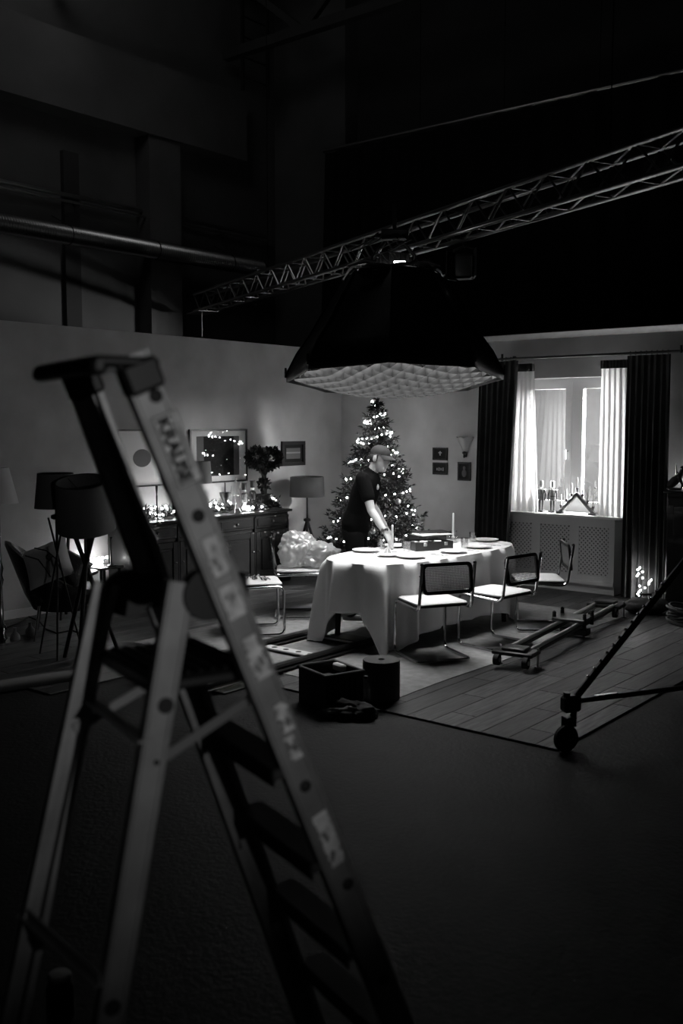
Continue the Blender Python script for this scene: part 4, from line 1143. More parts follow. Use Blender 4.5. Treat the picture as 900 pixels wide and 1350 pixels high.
g = T('arch_backed_chair', 'dark bentwood chair with a tall arched back by the side table', 'chair', b, YAW + R(10))
w_ = .09
MB().tube([(-w_ - .04, .15, 0), (-w_ - .02, .16, .42), (-w_, .18, .8), (-w_ * .92, .2, .95), (-w_ * .5, .205, 1.03), (0, .207, 1.05), (w_ * .5, .205, 1.03), (w_ * .92, .2, .95), (w_, .18, .8), (w_ + .02, .16, .42), (w_ + .04, .15, 0)], .017, 9).build('arched_back', 'darkwood', g)
MB().lathe([(.001, .43), (.2, .43), (.215, .445), (.2, .46), (.001, .462)], 20).build('seat', 'darkwood', g)
for s in (-1, 1): MB().tube([(s * .12, -.13, .43), (s * .15, -.17, 0)], [.016, .012], 8).build('leg', 'darkwood', g)

# ---------------------------------------------------------------- things on the sideboard
def sbp(px, x=.3): return Vector((x, pl(px, 680, 0, x).y, SZ + .0005))
# leafy topiary in a pot
p = sbp(348, .26)
g = T('potted_topiary', 'dark leafy topiary with two round crowns in a dark pot', 'potted plant', p)
MB().lathe([(.001, 0), (.085, 0), (.1, .02), (.105, .17), (.112, .18), (.1, .18), (.09, .16), (.001, .16)], 18).build('pot', 'figdark', g)
MB().tube([(0, 0, .15), (.01, -.01, .3), (-.01, .02, .42), (0, 0, .5)], [.04, .034, .026, .014], 8).tube([(0, 0, .38), (0, -.08, .5), (0, -.11, .58)], [.018, .012, .008], 7).tube([(0, 0, .38), (0, .09, .5), (0, .13, .56)], [.018, .012, .008], 7).build('stem', 'bark', g)
lf = MB(); rr = random.Random(9)
for (cy, cz_, rd, nlf) in ((-.13, .63, .115, 620), (.13, .61, .12, 680), (.0, .52, .07, 160), (0, .3, .06, 90)):
    for k in range(nlf):
        d = Vector((rr.gauss(0, 1), rr.gauss(0, 1), rr.gauss(0, 1))).normalized(); q = Vector((0, cy, cz_)) + Vector((d.x, d.y, d.z)) * rd * rr.uniform(.55, 1.0)
        s = d.cross(Vector((rr.uniform(-1, 1), rr.uniform(-1, 1), rr.uniform(-1, 1)))).normalized(); ln = rr.uniform(.035, .065)
        lf.add([q, q + d * ln * .5 + s * .018, q + d * ln, q + d * ln * .5 - s * .018], [(0, 1, 2, 3)])
tag(lf.build('foliage', 'leaf', g, 0), kind='stuff')
# table lamp
p = sbp(263, .22)
g = T('table_lamp', 'table lamp with grey drum shade on the sideboard behind the ladder', 'table lamp', p)
drum(.13, .15, .25, .36).build('lamp_shade', 'lampshade', g)
MB().lathe([(.001, 0), (.07, 0), (.07, .012), (.02, .03), (.03, .09), (.015, .17), (.02, .26), (.01, .3), (.009, .4), (.001, .42)], 16).build('base', 'blackmetal', g)
# figures
def figure(px, h, x, label, body, coat, hatd, lantern=False, cat='figurine'):
    p = sbp(px, x); g = T('wooden_figure', label, cat, p, group='carved figures on the sideboard'); s = h / .3
    MB().lathe([(.001, 0), (.042 * s, 0), (.042 * s, .02 * s), (.001, .02 * s)], 14).build('base', 'figdark', g)
    for q in (-1, 1): MB().cyl((0, q * .013 * s, .02 * s), (0, q * .014 * s, .1 * s), .011 * s, n=8).build('leg', body, g)
    MB().lathe([(.02 * s, .09 * s), (.034 * s, .1 * s), (.028 * s, .15 * s), (.034 * s, .185 * s), (.012 * s, .2 * s)], 12, cap=True).build('torso', coat, g)
    MB().ball((0, 0, .218 * s), .023 * s, 12, 8).build('head', 'figwhite', g)
    MB().lathe([(.026 * s, .228 * s), (.024 * s, .232 * s), (.024 * s, .285 * s), (.03 * s, .3 * s), (.001, .3 * s)], 12).build('hat', hatd, g)
    for q in (-1, 1): MB().tube([(0, q * .034 * s, .18 * s), (.01 * s, q * .045 * s, .14 * s), (.03 * s, q * .035 * s, .12 * s)], .009 * s, 7).build('arm', coat, g)
    return g
figure(322, .34, .36, 'carved figure in pale coat with dark hat on the sideboard', 'figgrey', 'figgrey', 'figdark')
figure(333, .36, .3, 'carved figure in dark coat standing beside the topiary', 'figdark', 'figdark', 'figdark')
# candelabrum
p = sbp(311, .4)
g = T('candelabrum', 'slender pale metal candelabrum with splayed feet on the sideboard', 'candle holder', p)
for a in (0, 2.09, 4.19): MB().tube([(.06 * math.cos(a + 1), .06 * math.sin(a + 1), .005), (.02 * math.cos(a + 1), .02 * math.sin(a + 1), .08), (0, 0, .12)], .006, 7).build('foot', 'steel', g)
MB().tube([(0, 0, .1), (0, 0, .36)], .006, 8).build('stem', 'steel', g)
for y in (-.07, .07): MB().tube([(0, 0, .22), (0, y * .6, .2), (0, y, .22), (0, y, .26)], .005, 7).build('arm', 'steel', g)
for y, z in ((-.07, .26), (.07, .26), (0, .36)): MB().lathe([(.001, 0), (.016, .004), (.018, .012), (.008, .012), (.007, .06), (.001, .062)], 10, c=(0, y, z)).build('candle_cup', 'steel', g)
p = sbp(297, .3)
g = T('dark_goblet', 'dark flared cup holding a thin candle on the sideboard', 'cup', p)
MB().lathe([(.001, 0), (.05, 0), (.05, .01), (.012, .03), (.012, .09), (.06, .2), (.066, .24), (.06, .24), (.05, .2), (.001, .12)], 16).build('cup_body', 'figdark', g)
MB().cyl((0, 0, .12), (0, 0, .36), .008, n=8).build('candle', 'figgrey', g)
# thin candlestick further along, beside the garland
p = sbp(207, .3)
g = T('tall_candlestick', 'tall thin dark candlestick among the garland of fairy lights', 'candle holder', p)
MB().lathe([(.001, 0), (.05, 0), (.05, .008), (.01, .02), (.012, .12), (.008, .14), (.01, .25), (.007, .27), (.016, .36), (.016, .375), (.001, .375)], 12).build('candlestick_body', 'blackmetal', g)
# evergreen garlands with lights
def garland(px0, px1, x, label, lab2, seed, nb_):
    a, c = sbp(px0, x), sbp(px1, x); rr = random.Random(seed); m = MB()
    for k in range(520):
        t = rr.random(); q = a.lerp(c, t) + Vector((rr.gauss(0, .025), 0, abs(rr.gauss(.03, .035)) + .008))
        d = Vector((rr.gauss(0, 1), rr.gauss(0, 1), rr.gauss(.4, .8))).normalized(); s = d.cross(Vector((rr.uniform(-1, 1), rr.uniform(-1, 1), .3))).normalized()
        q.z = max(q.z, SZ + .006 + max(0, -d.z) * .07); m.add([q, q + d * .035 + s * .009, q + d * .07, q + d * .035 - s * .009], [(0, 1, 2, 3)])
    o = T('evergreen_garland', label, 'garland', a.lerp(c, .5)); m.xf(Matrix.Translation(-a.lerp(c, .5))); tag(m.build('foliage', 'leaf', o, 0), kind='stuff')
    MB().tube([a - o.location + Vector((0, 0, .012)), Vector((.01, 0, .014)), c - o.location + Vector((0, 0, .012))], .006, 6).build('garland_stem', 'bark', o)
    pts = [a.lerp(c, (k + .5) / nb_) + Vector((rr.uniform(-.06, .07), 0, rr.uniform(.02, .12))) for k in range(nb_)]
    light_string('garland_lights', lab2, pts, bulb_s=1.25)
garland(186, 236, .2, 'evergreen garland beside the tall thin candlestick', 'fairy lights threaded through the garland by the tall candlestick', 5, 16)
garland(262, 304, .24, 'evergreen garland between the table lamp and goblet', 'fairy lights threaded through the garland by the table lamp', 6, 14)
garland(338, 366, .34, 'short evergreen sprig at the end of the sideboard', 'fairy lights around the topiary pot', 7, 6)
p = sbp(328, .42)
pts = [p + Vector((rnd.uniform(-.04, .03), -.09 + .018 * k, .012 + .04 * rnd.random())) for k in range(9)]
light_string('figure_lights', 'bright fairy lights piled at the feet of the carved figures', pts, bulb_s=1.4)

# ---------------------------------------------------------------- on the window sill
SILL = .8822
def sill_fig(px, label, coat, trousers, hat):
    p = pl(px, 672, 1, -.06); p.z = SILL
    g = T('nutcracker', label, 'nutcracker', p, group='nutcrackers on the window sill')
    MB().bbox((0, 0, .011), (.085, .07, .022), .004).build('base', 'figdark', g)
    for s in (-1, 1): MB().lathe([(.013, .022), (.011, .05), (.014, .1), (.016, .15)], 10, c=(s * .02, 0, 0), cap=True).build('leg', trousers, g)
    MB().lathe([(.03, .14), (.036, .15), (.03, .2), (.042, .25), (.036, .27), (.012, .275)], 14, cap=True).build('torso', coat, g)
    MB().cyl((0, 0, .185), (0, 0, .2), .034, n=14).build('belt', 'figdark', g)
    for s in (-1, 1):
        MB().tube([(s * .044, 0, .26), (s * .056, .0, .22), (s * .052, -.008, .16)], [.013, .012, .010], 8).ball((s * .052, -.008, .15), .012, 8, 6).build('arm', coat if s < 0 else trousers, g)
        MB().ball((s * .045, 0, .268), (.018, .018, .008), 8, 6).build('epaulette', 'figwhite', g)
    MB().ball((0, 0, .298), (.024, .024, .028), 12, 8).build('head', 'figgrey', g)
    MB().bbox((0, -.022, .283), (.022, .01, .022), .003).build('jaw', 'figwhite', g)
    MB().lathe([(.027, .31), (.025, .315), (.027, .36), (.02, .372), (.001, .375)], 12).build('hat', hat, g)
    return g
sill_fig(713, 'nutcracker with black tall hat and white collar on the window sill', 'figdark', 'figdark', 'figdark')
sill_fig(728, 'nutcracker with grey coat and pale hat on the window sill', 'figgrey', 'figdark', 'figgrey')
p = pl(760, 676, 1, -.1); p.z = SILL
g = T('candle_arch', 'dark wooden candle arch with seven pale candles on the window sill', 'candle arch', p)
A_ = [(-.2, 0), (0, .235), (.2, 0)]
for s in (-1, 1):
    a = Vector((s * .2, 0, .03)); b = Vector((0, 0, .235)); d = b - a
    MB().bbox((a + b) / 2, (d.length + .03, .045, .04), .006, rot_to(d)).build('arch_side', 'figgrey', g)
    MB().bbox((s * .2, 0, .015), (.1, .07, .03), .005).build('arch_foot', 'figgrey', g)
for k, t in enumerate((-1, -.67, -.34, 0, .34, .67, 1)):
    x = t * .2; z = .03 + (.235 - .03) * (1 - abs(t)) + .02
    MB().lathe([(.012, -.01), (.01, .02), (.018, .04), (.018, .052), (.011, .052)], 10, c=(x, 0, z), cap=True).build('candle_socket', 'figgrey', g)
    MB().lathe([(.0105, 0), (.009, .1), (.003, .125)], 8, c=(x, 0, z + .05), cap=True).build('candle', 'wax', g)
p = pl(786, 672, 1, .08); p.z = SILL
g = T('wire_star', 'thin wire star ornament leaning beside the candle arch', 'ornament', p)
MB().bbox((0, 0, .008), (.12, .05, .016), .004).build('base', 'figdark', g)
for (x0, z0, x1, z1) in ((-.04, .01, .05, .42), (.04, .01, -.03, .3), (-.05, .2, .06, .3), (0.03, .1, .05, .5)): MB().cyl((x0, 0, z0), (x1, 0, z1), .004, n=6).build('wire_ray', 'steel', g)
for q in ((.05, .3), (-.02, .3), (.05, .5)): MB().ball((q[0], 0, q[1]), .014, 8, 6).build('wire_bead', 'figdark', g)

# ---------------------------------------------------------------- cabinet and lights beyond the curtain
cx0 = pl(877, 700, 1, -.5).x
g = T('tall_cabinet', 'black cabinet standing beside the dark curtain', 'cabinet', (cx0 + .65, -.27, 0))
MB().bbox((0, 0, .62), (1.3, .44, 1.16), .006).build('carcass', 'walnut', g)
MB().bbox((0, 0, 1.215), (1.36, .5, .03), .008).build('cabinet_top', 'walnut', g)
MB().bbox((0, .02, .02), (1.24, .38, .04), .004).build('plinth', 'walnut', g)
for k in range(3):
    d_ = MB().bbox((-.43 + .43 * k, -.225, .62), (.41, .02, 1.08), .006).bbox((-.43 + .43 * k, -.236, .62), (.28, .012, .9), .006).build('cabinet_door', 'walnut', g)
    MB().ball((-.27 + .43 * k, -.25, .66), .014, 8, 6).build('door_knob', 'brass', d_)
CT = 1.2305
p = pl(890, 640, 1, -.3); p.z = CT
g = T('dark_figurine', 'dark crouching figurine on top of the black cabinet', 'figurine', p)
MB().bbox((0, 0, .01), (.16, .09, .02), .004).build('base', 'figdark', g)
o = link('figurine_body', remeshed(MB().chain([(-.05, 0, .05), (0, 0, .1), (.05, 0, .15)], [.045, .05, .04]).chain([(.05, 0, .15), (.07, 0, .2)], [.03, .025]).ball((.075, 0, .225), .032).chain([(-.03, .02, .06), (-.06, .03, .03)], [.025, .02]).chain([(.05, -.03, .13), (.09, -.03, .05), (.08, -.03, .025)], [.02, .016, .016]).cap((.01, .0, .16), (.0, 0, .27), .012, .008), .009, 3), 'figdark', g)
pts = [p + Vector((.03 + .05 * k, .14, .012 + .02 * (k % 2))) for k in range(9)]
light_string('cabinet_lights', 'fairy lights lying on top of the black cabinet', pts, bulb_s=1.0)
pts = []
rr = random.Random(4)
for k in range(16):
    q = pl(838 + 22 * rr.random(), 750 + 40 * k / 15, 1, ry - .085); pts.append(Vector((q.x, q.y, max(q.z, .02))))
light_string('curtain_lights', 'fairy lights hanging at the foot of the dark curtain', pts, bulb_s=.9)

# ---------------------------------------------------------------- film gear on the floor
# dolly track
yA, yB = -6.05, -3.8
g = T('dolly_track', 'camera dolly track with two rails and perforated sleepers on the rug', 'dolly track', (3.2, (yA + yB) / 2, .0095))
hl_ = (yB - yA) / 2
for x in (-.325, .325): MB().bbox((x, 0, .052), (.045, 2 * hl_, .045), .012).bbox((x, 0, .02), (.09, 2 * hl_, .012), .003).build('rail', 'blackmetal', g)
for k in range(4):
    y = -hl_ + .2 + k * .62
    sl_ = MB().bbox((0, y, .022), (.6, .11, .014), .003).build('sleeper', 'figwhite', g)
    for q in (-.2, -.07, .07, .2): MB().cyl((q, y, .028), (q, y, .0296), .026, n=16).build('sleeper_hole', 'black_hole', sl_)
MB().bbox((.1, hl_ - .12, .02), (.5, .2, .03), .008).build('end_stop', 'blackplastic', g)
# camera slider with bogies
n_, f_ = fl(676, 882), fl(803, 811)
d_ = (f_ - n_); ang = math.atan2(d_.y, d_.x); SLn = d_.length
g = T('camera_slider', 'long black camera slider with wheeled end plates on the parquet', 'camera slider', Vector((n_.x, n_.y, 0.0)), ang)
for y in (-.09, .09): MB().cyl((.08, y, .135), (SLn - .1, y, .135), .018, n=12).build('rail', 'railsteel', g)
for y in (-.09, .09): MB().bbox((SLn / 2, y, .105), (SLn - .25, .03, .03), .004).build('rail_support', 'blackmetal', g)
for xx in (.06, SLn - .12):
    pl_ = MB().bbox((xx, 0, .125), (.2, .34, .035), .008).bbox((xx, 0, .155), (.14, .2, .03), .008).build('end_plate', 'blackmetal', g)
    for y in (-.12, .12):
        MB().cyl((xx - .1, y - .02, .07), (xx - .1, y + .02, .07), .045, n=18).build('wheel', 'rubber', pl_)
        MB().cyl((xx - .1, y - .024, .07), (xx - .1, y + .024, .07), .018, n=12).build('wheel_hub', 'steel', pl_)
    for y in (-.16, .16): MB().cyl((xx + .06, y, .012), (xx + .06, y, .16), .01, n=8).cyl((xx + .06, y, 0), (xx + .06, y, .014), .025, n=12).build('levelling_foot', 'steel', g)
xx = SLn * .56
cg = MB().bbox((xx, 0, .165), (.3, .3, .03), .006).build('carriage', 'blackmetal', g)
for x in (-.11, .11):
    for y in (-.14, .14): MB().cyl((xx + x, y, .1), (xx + x, y, .21), .018, n=10).ball((xx + x, y, .22), .018, 8, 6).build('guide_roller', 'blackmetal', cg)
MB().bbox((xx, -.02, .05), (.12, .26, .06), .01).cyl((xx, .1, 0.0), (xx, .1, .06), .012, n=8).cyl((xx, -.1, 0.0), (xx, -.1, .06), .012, n=8).build('centre_support', 'blackmetal', g)
b = fl(851, 808)
o = T('sandbag', 'round black sandbag lying at the foot of the dark curtain', 'sandbag', b, YAW)
crumple('bag_body', (0, 0, .075), (.24, .17, .085), 5, .12, 4, 2., 'rubber', o, flat=-.072)
MB().tube([(-.08, 0, .14), (-.05, 0, .19), (.05, 0, .19), (.08, 0, .14)], .012, 7).build('strap', 'rubber', o)
b = fl(905, 822)
o = T('cable_coil', 'coil of dark cable on the floor under the black cabinet', 'cable', b)
for k in range(9):
    MB().tube([(math.cos(a) * (.17 + .02 * math.sin(k * 2)), math.sin(a) * (.16 + .02 * math.cos(k)), .01 + k * .02 + .012 * math.sin(a * 2 + k)) for a in [2 * math.pi * i / 24 for i in range(24)]], .0105, 6, closed=True).build('cable_loop', 'rubber', o)
# rolling light stand, cut by the frame
cpt = ow(2.64, 6.3); fa = ow(1.36, 5.78)
base_r = (fa - cpt).length; ang0 = math.atan2((fa - cpt).y, (fa - cpt).x)
g = T('rolling_light_stand', 'black three-legged rolling light stand with rubber caster', 'light stand', Vector((cpt.x, cpt.y, FLZ)), ang0)
MB().cyl((0, 0, .34), (0, 0, 2.6), .03, n=14).cyl((0, 0, 1.4), (0, 0, 1.75), .045, n=14).cyl((0, 0, .3), (0, 0, .42), .05, n=14).build('column', 'blackmetal', g)
for k in range(3):
    rt = Matrix.Rotation(R(120 * k), 4, 'Z')
    a, b_ = Vector((base_r, 0, .29)), Vector((.04, 0, 1.62)); dd = (b_ - a)
    lg = MB().bbox((a + b_) / 2, (dd.length, .03, .045), .008, rot_to(dd)).xf(rt).build('leg', 'blackmetal', g)
    for q in range(13):
        t = .1 + .033 * q; pp = a + dd * t + rot_to(dd) @ Vector((0, 0, .023)); MB().ball(pp, .0115, 10, 7).xf(rt).build('highlight_bead', 'chrome', lg)  # chrome beads added to make the row of highlights along the leg
    br = MB().bbox((base_r / 2, 0, .3), (base_r - .04, .026, .03), .006).xf(rt).build('spreader', 'blackmetal', g)
    MB().bbox((base_r * .82, 0, .318), (.17, .024, .006), .002).xf(rt).build('spreader_sleeve', 'chrome', br)
    MB().bbox((base_r, 0, .29), (.12, .07, .1), .015).cyl((base_r + .03, 0, .28), (base_r + .03, 0, .36), .022, n=12).cyl((base_r - .02, 0, .15), (base_r - .02, 0, .26), .02, n=10).xf(rt).build('leg_joint', 'blackmetal', g)
    ct = MB().bbox((base_r + .02, .028, .13), (.05, .006, .15), .002).bbox((base_r + .02, -.028, .13), (.05, .006, .15), .002).bbox((base_r + .01, 0, .205), (.07, .064, .012), .003).xf(rt).build('caster_fork', 'blackmetal', g)
    MB().lathe([(.02, -.02), (.07, -.02), (.08, -.012), (.08, .012), (.07, .02), (.02, .02)], 24, c=(base_r + .03, 0, .08), rot=Matrix.Rotation(R(90), 3, 'X'), cap=True).xf(rt).build('caster_wheel', 'rubber', ct)
# crate, felt roll, bottle and rag
zc = .0
q = [fl(405, 929), fl(430, 938), fl(478, 929)]
ux = (q[2] - q[1]); uy = (q[0] - q[1]); W_ = ux.length; D_ = .36; a0 = math.atan2(ux.y, ux.x)
g = T('open_crate', 'open dark plastic crate beside the roll of felt', 'crate', Vector((q[1].x, q[1].y, 0 if False else -.0)) + ux * .5 + Vector((-math.sin(a0), math.cos(a0), 0)) * D_ * .5 + Vector((0, 0, FLZ)), a0)
H_ = .25; th = .014; m = MB()
m.span((-W_ / 2, -D_ / 2, 0), (W_ / 2, D_ / 2, th))
for a_, b_ in (((-W_ / 2, -D_ / 2, th), (W_ / 2, -D_ / 2 + th, H_)), ((-W_ / 2, D_ / 2 - th, th), (W_ / 2, D_ / 2, H_)), ((-W_ / 2, -D_ / 2 + th, th), (-W_ / 2 + th, D_ / 2 - th, H_)), ((W_ / 2 - th, -D_ / 2 + th, th), (W_ / 2, D_ / 2 - th, H_))): m.span(a_, b_)
m.build('crate_body', 'crate', g, 0)
m = MB()
for s in (-1, 1): m.bbox((0, s * D_ / 2, H_), (W_ + .03, .024, .022), .006); m.bbox((s * W_ / 2, 0, H_), (.024, D_ + .02, .022), .006)
m.build('crate_rim', 'crate', g)
for k in range(5): MB().bbox((-W_ / 2 + .06 + k * (W_ - .12) / 4, -D_ / 2 - .004, .12), (.014, .01, .2), .003).build('crate_rib', 'crate', g)
MB().bbox((-W_ * .1, 0, .15), (W_ * .6, .18, .1), .02).build('packed_cloth', 'rag', g)
MB().bbox((W_ * .36, .05, .235), (.05, .12, .05), .01).build('packed_box', 'print_white', g)
b = fl(503, 924)
o = T('felt_roll', 'upright dark roll of felt with a hollow core', 'roll', Vector((b.x, b.y, FLZ)) + fwd * .08)
RR = .128
MB().lathe([(.026, .29), (RR, .29), (RR + .003, .285), (RR + .003, .004), (RR, 0), (.026, 0), (.026, .29)], 40).build('rolled_felt', 'roll', o)
MB().lathe([(.026, .292), (.02, .292), (.02, .002), (.026, .002)], 20).build('core_tube', 'black_hole', o)
MB().bbox((-.06, -RR - .001, .15), (.012, .006, .27), .002).build('loose_edge', 'roll', o)
b = fl(482, 929)
o = T('clear_bottle', 'clear plastic bottle between the crate and the felt roll', 'bottle', Vector((b.x, b.y, FLZ)), 0)
MB().lathe([(.001, 0), (.03, 0), (.033, .01), (.033, .13), (.028, .15), (.012, .18), (.012, .2), (.001, .2)], 16).build('bottle_body', 'tumbler', o)
MB().cyl((0, 0, .195), (0, 0, .215), .014, n=12).build('cap', 'blackplastic', o)
b = fl(457, 942)
o = T('crumpled_rag', 'crumpled dark rag with pale lining lying before the crate', 'rag', Vector((b.x, b.y, FLZ)), YAW)
crumple('rag_cloth', (.02, 0, .04), (.17, .09, .055), 12, .5, 4, 3., 'rag', o, flat=-.036)
crumple('pale_fold', (-.08, -.04, .05), (.07, .03, .02), 15, .5, 3, 3., 'ragl', o, flat=-.03)
crumple('pale_fold', (.02, -.05, .06), (.06, .02, .02), 16, .5, 3, 3., 'ragl', o, flat=-.03)

a_, b_ = fl(-30, 915), fl(97, 896)
o = T('cardboard_tube', 'long pale tube lying on the dark floor behind the stepladder', 'tube', Vector((a_.x, a_.y, FLZ)), math.atan2((b_ - a_).y, (b_ - a_).x))
L_ = (b_ - a_).length
MB().lathe([(.038, 0), (.045, 0), (.045, L_), (.038, L_), (.038, 0)], 18, rot=Matrix.Rotation(R(90), 3, 'Y'), c=(0, 0, .045)).build('tube_wall', 'ragl', o)
b = fl(80, 1338)
o = T('dark_jar', 'small dark glossy jar standing under the stepladder', 'jar', Vector((b.x, b.y, FLZ)))
MB().lathe([(.001, 0), (.04, 0), (.045, .01), (.045, .11), (.035, .13), (.035, .14), (.001, .14)], 18).build('jar_body', 'blackwood', o)
MB().lathe([(.001, .16), (.034, .158), (.038, .152), (.038, .138), (.03, .138)], 18).build('lid', 'steel', o)

# ---------------------------------------------------------------- the person setting the table
PB = ow(.12, 9.68, .0)
pr = T('person', 'person in dark cap and black t-shirt leaning over the table', 'person', PB, YAW + R(-14))
hip = Vector((.02, 0, .93)); wst = Vector((.045, 0, 1.05)); chs = Vector((.12, 0, 1.28)); nck = Vector((.185, 0, 1.47)); hdc = Vector((.262, -.01, 1.59))
shR, shL = Vector((.14, -.19, 1.395)), Vector((.15, .19, 1.39))
elR, wrR = Vector((.235, -.27, 1.11)), Vector((.385, -.36, .915))
elL, wrL = Vector((.13, .25, 1.12)), Vector((.27, .2, .92))
HR = Matrix.Rotation(R(14), 3, 'Y') @ Matrix.Rotation(R(-22), 3, 'Z')     # head bowed
def torso(mb, g=0.):
    secs_ = [(hip + Vector((-.01, 0, -.06)), .165, .11), (hip, .172, .12), (wst, .152, .108), (wst.lerp(chs, .5), .16, .115), (chs, .18, .125), (chs.lerp(nck, .45), .185, .11), (chs.lerp(nck, .72), .15, .085), (nck + Vector((-.01, 0, -.02)), .075, .065)]
    pts = [s[0] for s in secs_]
    vs = []; n = 20
    for i, (p, wy, wx) in enumerate(secs_):
        t = (pts[min(i + 1, len(pts) - 1)] - pts[max(i - 1, 0)]).normalized(); fx = Vector((0, 1, 0)).cross(t).normalized()
        for k in range(n): a = 2 * math.pi * k / n; vs.append(p + Vector((0, 1, 0)) * math.cos(a) * (wy + g) + fx * math.sin(a) * (wx + g))
    fs = [(i * n + k, i * n + (k + 1) % n, (i + 1) * n + (k + 1) % n, (i + 1) * n + k) for i in range(len(pts) - 1) for k in range(n)]
    fs += [tuple(range(n - 1, -1, -1)), tuple((len(pts) - 1) * n + k for k in range(n))]
    mb.add(vs, fs)
anR, anL = Vector((.0, -.11, .09)), Vector((-.06, .12, .09)); knR, knL = Vector((.06, -.11, .5)), Vector((.03, .115, .5))
bd = MB(); torso(bd, -.012)
bd.chain([nck + Vector((-.01, 0, -.04)), hdc + HR @ Vector((-.03, 0, -.06))], [.055, .052])
H_ = lambda x, y, z: hdc + HR @ Vector((x, y, z))
bd.ball(H_(-.005, 0, .03), (.098, .076, .098), 20, 14, HR).ball(H_(.03, 0, -.04), (.068, .058, .085), 18, 12, HR).ball(H_(.065, 0, -.095), (.03, .03, .026), 12, 8, HR)
bd.chain([H_(.088, 0, .025), H_(.108, 0, -.015), H_(.1, 0, -.028)], [.011, .015, .012], 8).cap(H_(.084, -.02, -.06), H_(.084, .02, -.06), .010, n=8)
for s in (-1, 1):
    bd.ball(H_(-.008, s * .078, -.008), (.024, .009, .034), 10, 8, HR); bd.cap(H_(.083, s * .012, .035), H_(.072, s * .045, .035), .010, n=8)
for sh_, el, wr in ((shR, elR, wrR), (shL, elL, wrL)):
    bd.chain([sh_, sh_.lerp(el, .4), el, el.lerp(wr, .3), wr], [.058, .05, .041, .042, .028])
    # hand: palm, four fingers with two bends, thumb from the side
    d = (wr - el).normalized(); d = (d + Vector((.1, 0, -.15))).normalized(); side = d.cross(Vector((0, 0, 1))).normalized(); nrm = side.cross(d).normalized()
    sgn_ = 1 if el is elR else -1
    pc = wr + d * .055
    for q in (-.028, -.01, .009, .027): bd.cap(wr + side * q * .6 + d * .01, wr + d * .095 + side * q, .014, .012, 8)
    for q, ln in ((-.031, .052), (-.0105, .07), (.0105, .075), (.031, .066)):
        b0 = wr + d * .095 + side * q; b1 = b0 + (d - nrm * .45).normalized() * ln * .55; b2 = b1 + (d - nrm * 1.5).normalized() * ln * .5
        bd.chain([b0, b1, b2], [.0105, .0095, .008], 8)
    t0 = wr + d * .03 - side * .03 * sgn_; t1 = t0 + (d * .8 - side * .9 * sgn_ - nrm * .35).normalized() * .045; t2 = t1 + (d - nrm * .7).normalized() * .035
    bd.chain([t0, t1, t2], [.014, .012, .009], 8)
for kn, an, hy in ((knR, anR, -.09), (knL, anL, .09)):
    bd.chain([hip + Vector((0, hy, -.04)), kn, kn.lerp(an, .35), an, an + Vector((.02, 0, -.05))], [.085, .056, .055, .038, .04])
body = link('body', remeshed(bd, .0065, 3), 'skin', pr)
sh = MB(); torso(sh, .012)
# shirt: torso with sleeves, a hem over the waistband
sh.tube([hip + Vector((-.01, 0, -.07)), hip + Vector((0, 0, .02)), wst], [.16, .178, .16], 20, sec=[(1.05, .8)] * 3)
for s_, e_ in ((shR, elR), (shL, elL)): sh.chain([s_ + Vector((-.01, 0, .004)), s_.lerp(e_, .35), s_.lerp(e_, .56)], [.073, .07, .068])
sh.chain([nck + Vector((-.02, 0, -.06)), nck + Vector((-.012, 0, -.025))], [.085, .07])
link('t_shirt', remeshed(sh, .011, 4), 'shirt', pr)
lg = MB().ball((-.06, 0, 0), .01)
# pale chest print at the front of the shirt
pp = chs + Vector((.13, -.06, .04)); MB().ball(pp, (.012, .035, .03), 10, 6).build('chest_print', 'figwhite', pr)
tr2 = MB()
tr2.tube([hip + Vector((-.005, 0, .05)), hip + Vector((-.01, 0, -.06)), hip + Vector((-.005, 0, -.12))], [.155, .172, .155], 18, sec=[(1.05, .78)] * 3)
for kn, an, hy in ((knR, anR, -.088), (knL, anL, .088)): tr2.chain([hip + Vector((0, hy, -.08)), (hip + Vector((0, hy, -.08))).lerp(kn, .5), kn, kn.lerp(an, .5), an + Vector((.0, 0, .01))], [.1, .092, .075, .07, .066])
link('trousers', remeshed(tr2, .012, 4), 'denim', pr)
for an in (anR, anL):
    s = MB().chain([an + Vector((-.045, 0, -.045)), an + Vector((.05, 0, -.045)), an + Vector((.15, 0, -.058))], [.044, .045, .03]).cap(an + Vector((0, 0, -.02)), an + Vector((0, 0, .02)), .046)
    me = remeshed(s, .009, 3)
    for v in me.vertices: v.co.z = max(v.co.z, .012)
    so_ = link('shoe', me, 'shoe', pr)
    MB().bbox(an + Vector((.05, 0, .0)) * 1 + Vector((0, 0, -an.z + .011)), (.27, .085, .02), .009).build('sole', 'figwhite', so_)
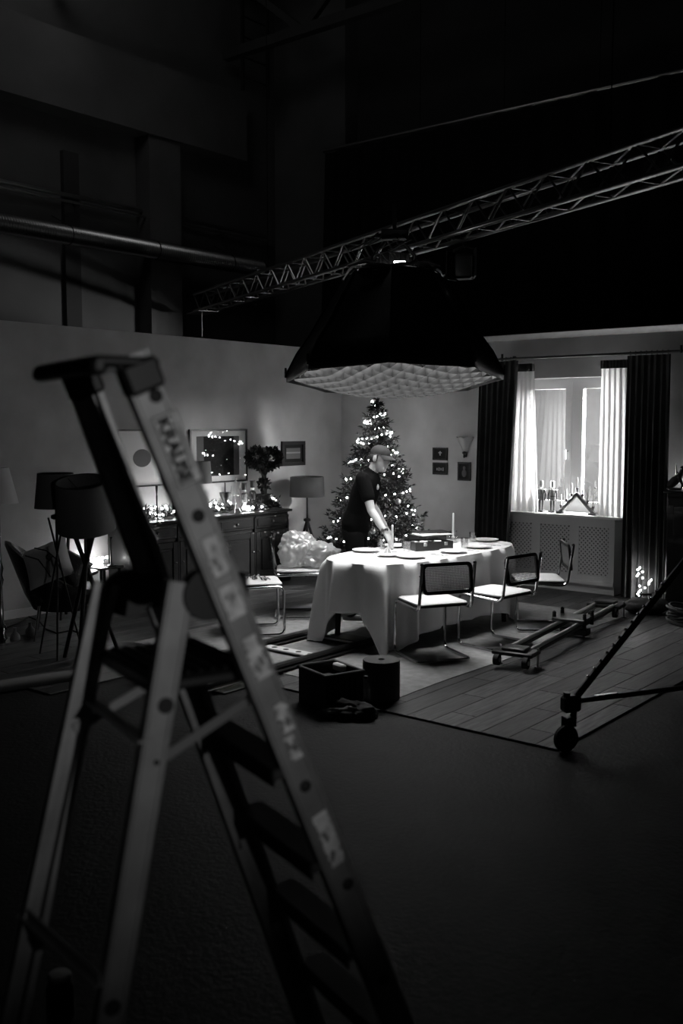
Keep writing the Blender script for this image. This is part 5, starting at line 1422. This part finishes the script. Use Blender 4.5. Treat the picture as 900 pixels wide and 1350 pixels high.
# cap with peak, hair, eyes, wrist watch
cp = MB(); n = 20; v = []
for i in range(8):
    th = R(90 * i / 7)
    for k in range(n): a = 2 * math.pi * k / n; v.append(H_(-.008 + .109 * math.cos(th) * math.cos(a), .087 * math.cos(th) * math.sin(a), .045 + .085 * math.sin(th)))
f = [(i * n + k, i * n + (k + 1) % n, (i + 1) * n + (k + 1) % n, (i + 1) * n + k) for i in range(7) for k in range(n)]
f.append(tuple(range(n - 1, -1, -1))); cpo = cp.add(v, f).build('cap', 'cap', pr, 60)
v = []; m_ = 10
for j in range(4):
    for k in range(m_ + 1):
        a = R(-62 + 124 * k / m_); t = j / 3; r = 1 + .75 * t * math.cos(a * .9)
        for z in (.0, .006): v.append(H_(-.008 + .106 * math.cos(a) + t * .085 * math.cos(a * .8), .085 * math.sin(a), .045 - .022 * t - .02 * (a / R(62)) ** 2 * (.3 + t) + z))
f = []
for j in range(3):
    for k in range(m_):
        a = (j * (m_ + 1) + k) * 2; b = a + 2; c = a + 2 * (m_ + 1); d = c + 2; f += [(a, b, d, c), (a + 1, c + 1, d + 1, b + 1)]
for k in range(m_): a = (3 * (m_ + 1) + k) * 2; f.append((a, a + 2, a + 3, a + 1))
MB().add(v, f).build('peak', 'cap', cpo, 60)
MB().ball(H_(0, 0, .131), .008, 8, 6).build('top_button', 'cap', cpo)
hr = MB().ball(H_(-.045, 0, .0), (.07, .079, .06), 16, 10, HR)
for s in (-1, 1): hr.chain([H_(.012, s * .074, .03), H_(.014, s * .072, -.02)], [.012, .008], 8)
link('hair', remeshed(hr, .008, 2), 'hair', pr)
for s in (-1, 1):
    MB().ball(H_(.085, s * .03, .018), (.009, .012, .007), 8, 6, HR).build('eye', 'figdark', pr)
    MB().cap(H_(.09, s * .018, .036), H_(.08, s * .045, .034), .005, n=6).build('eyebrow', 'hair', pr)
wd = (wrR - elR).normalized(); wc = wrR - wd * .015; s1 = wd.cross(Vector((0, 1, 0))).normalized(); s2 = wd.cross(s1)
wt = MB().tube([wc + (s1 * math.cos(a) + s2 * math.sin(a)) * .034 for a in [2 * math.pi * k / 18 for k in range(18)]], .009, 7, closed=True).build('wrist_watch', 'figdark', pr)
MB().cyl(wc + s2 * .034, wc + s2 * .046, .018, n=14).build('watch_face', 'steel', wt)
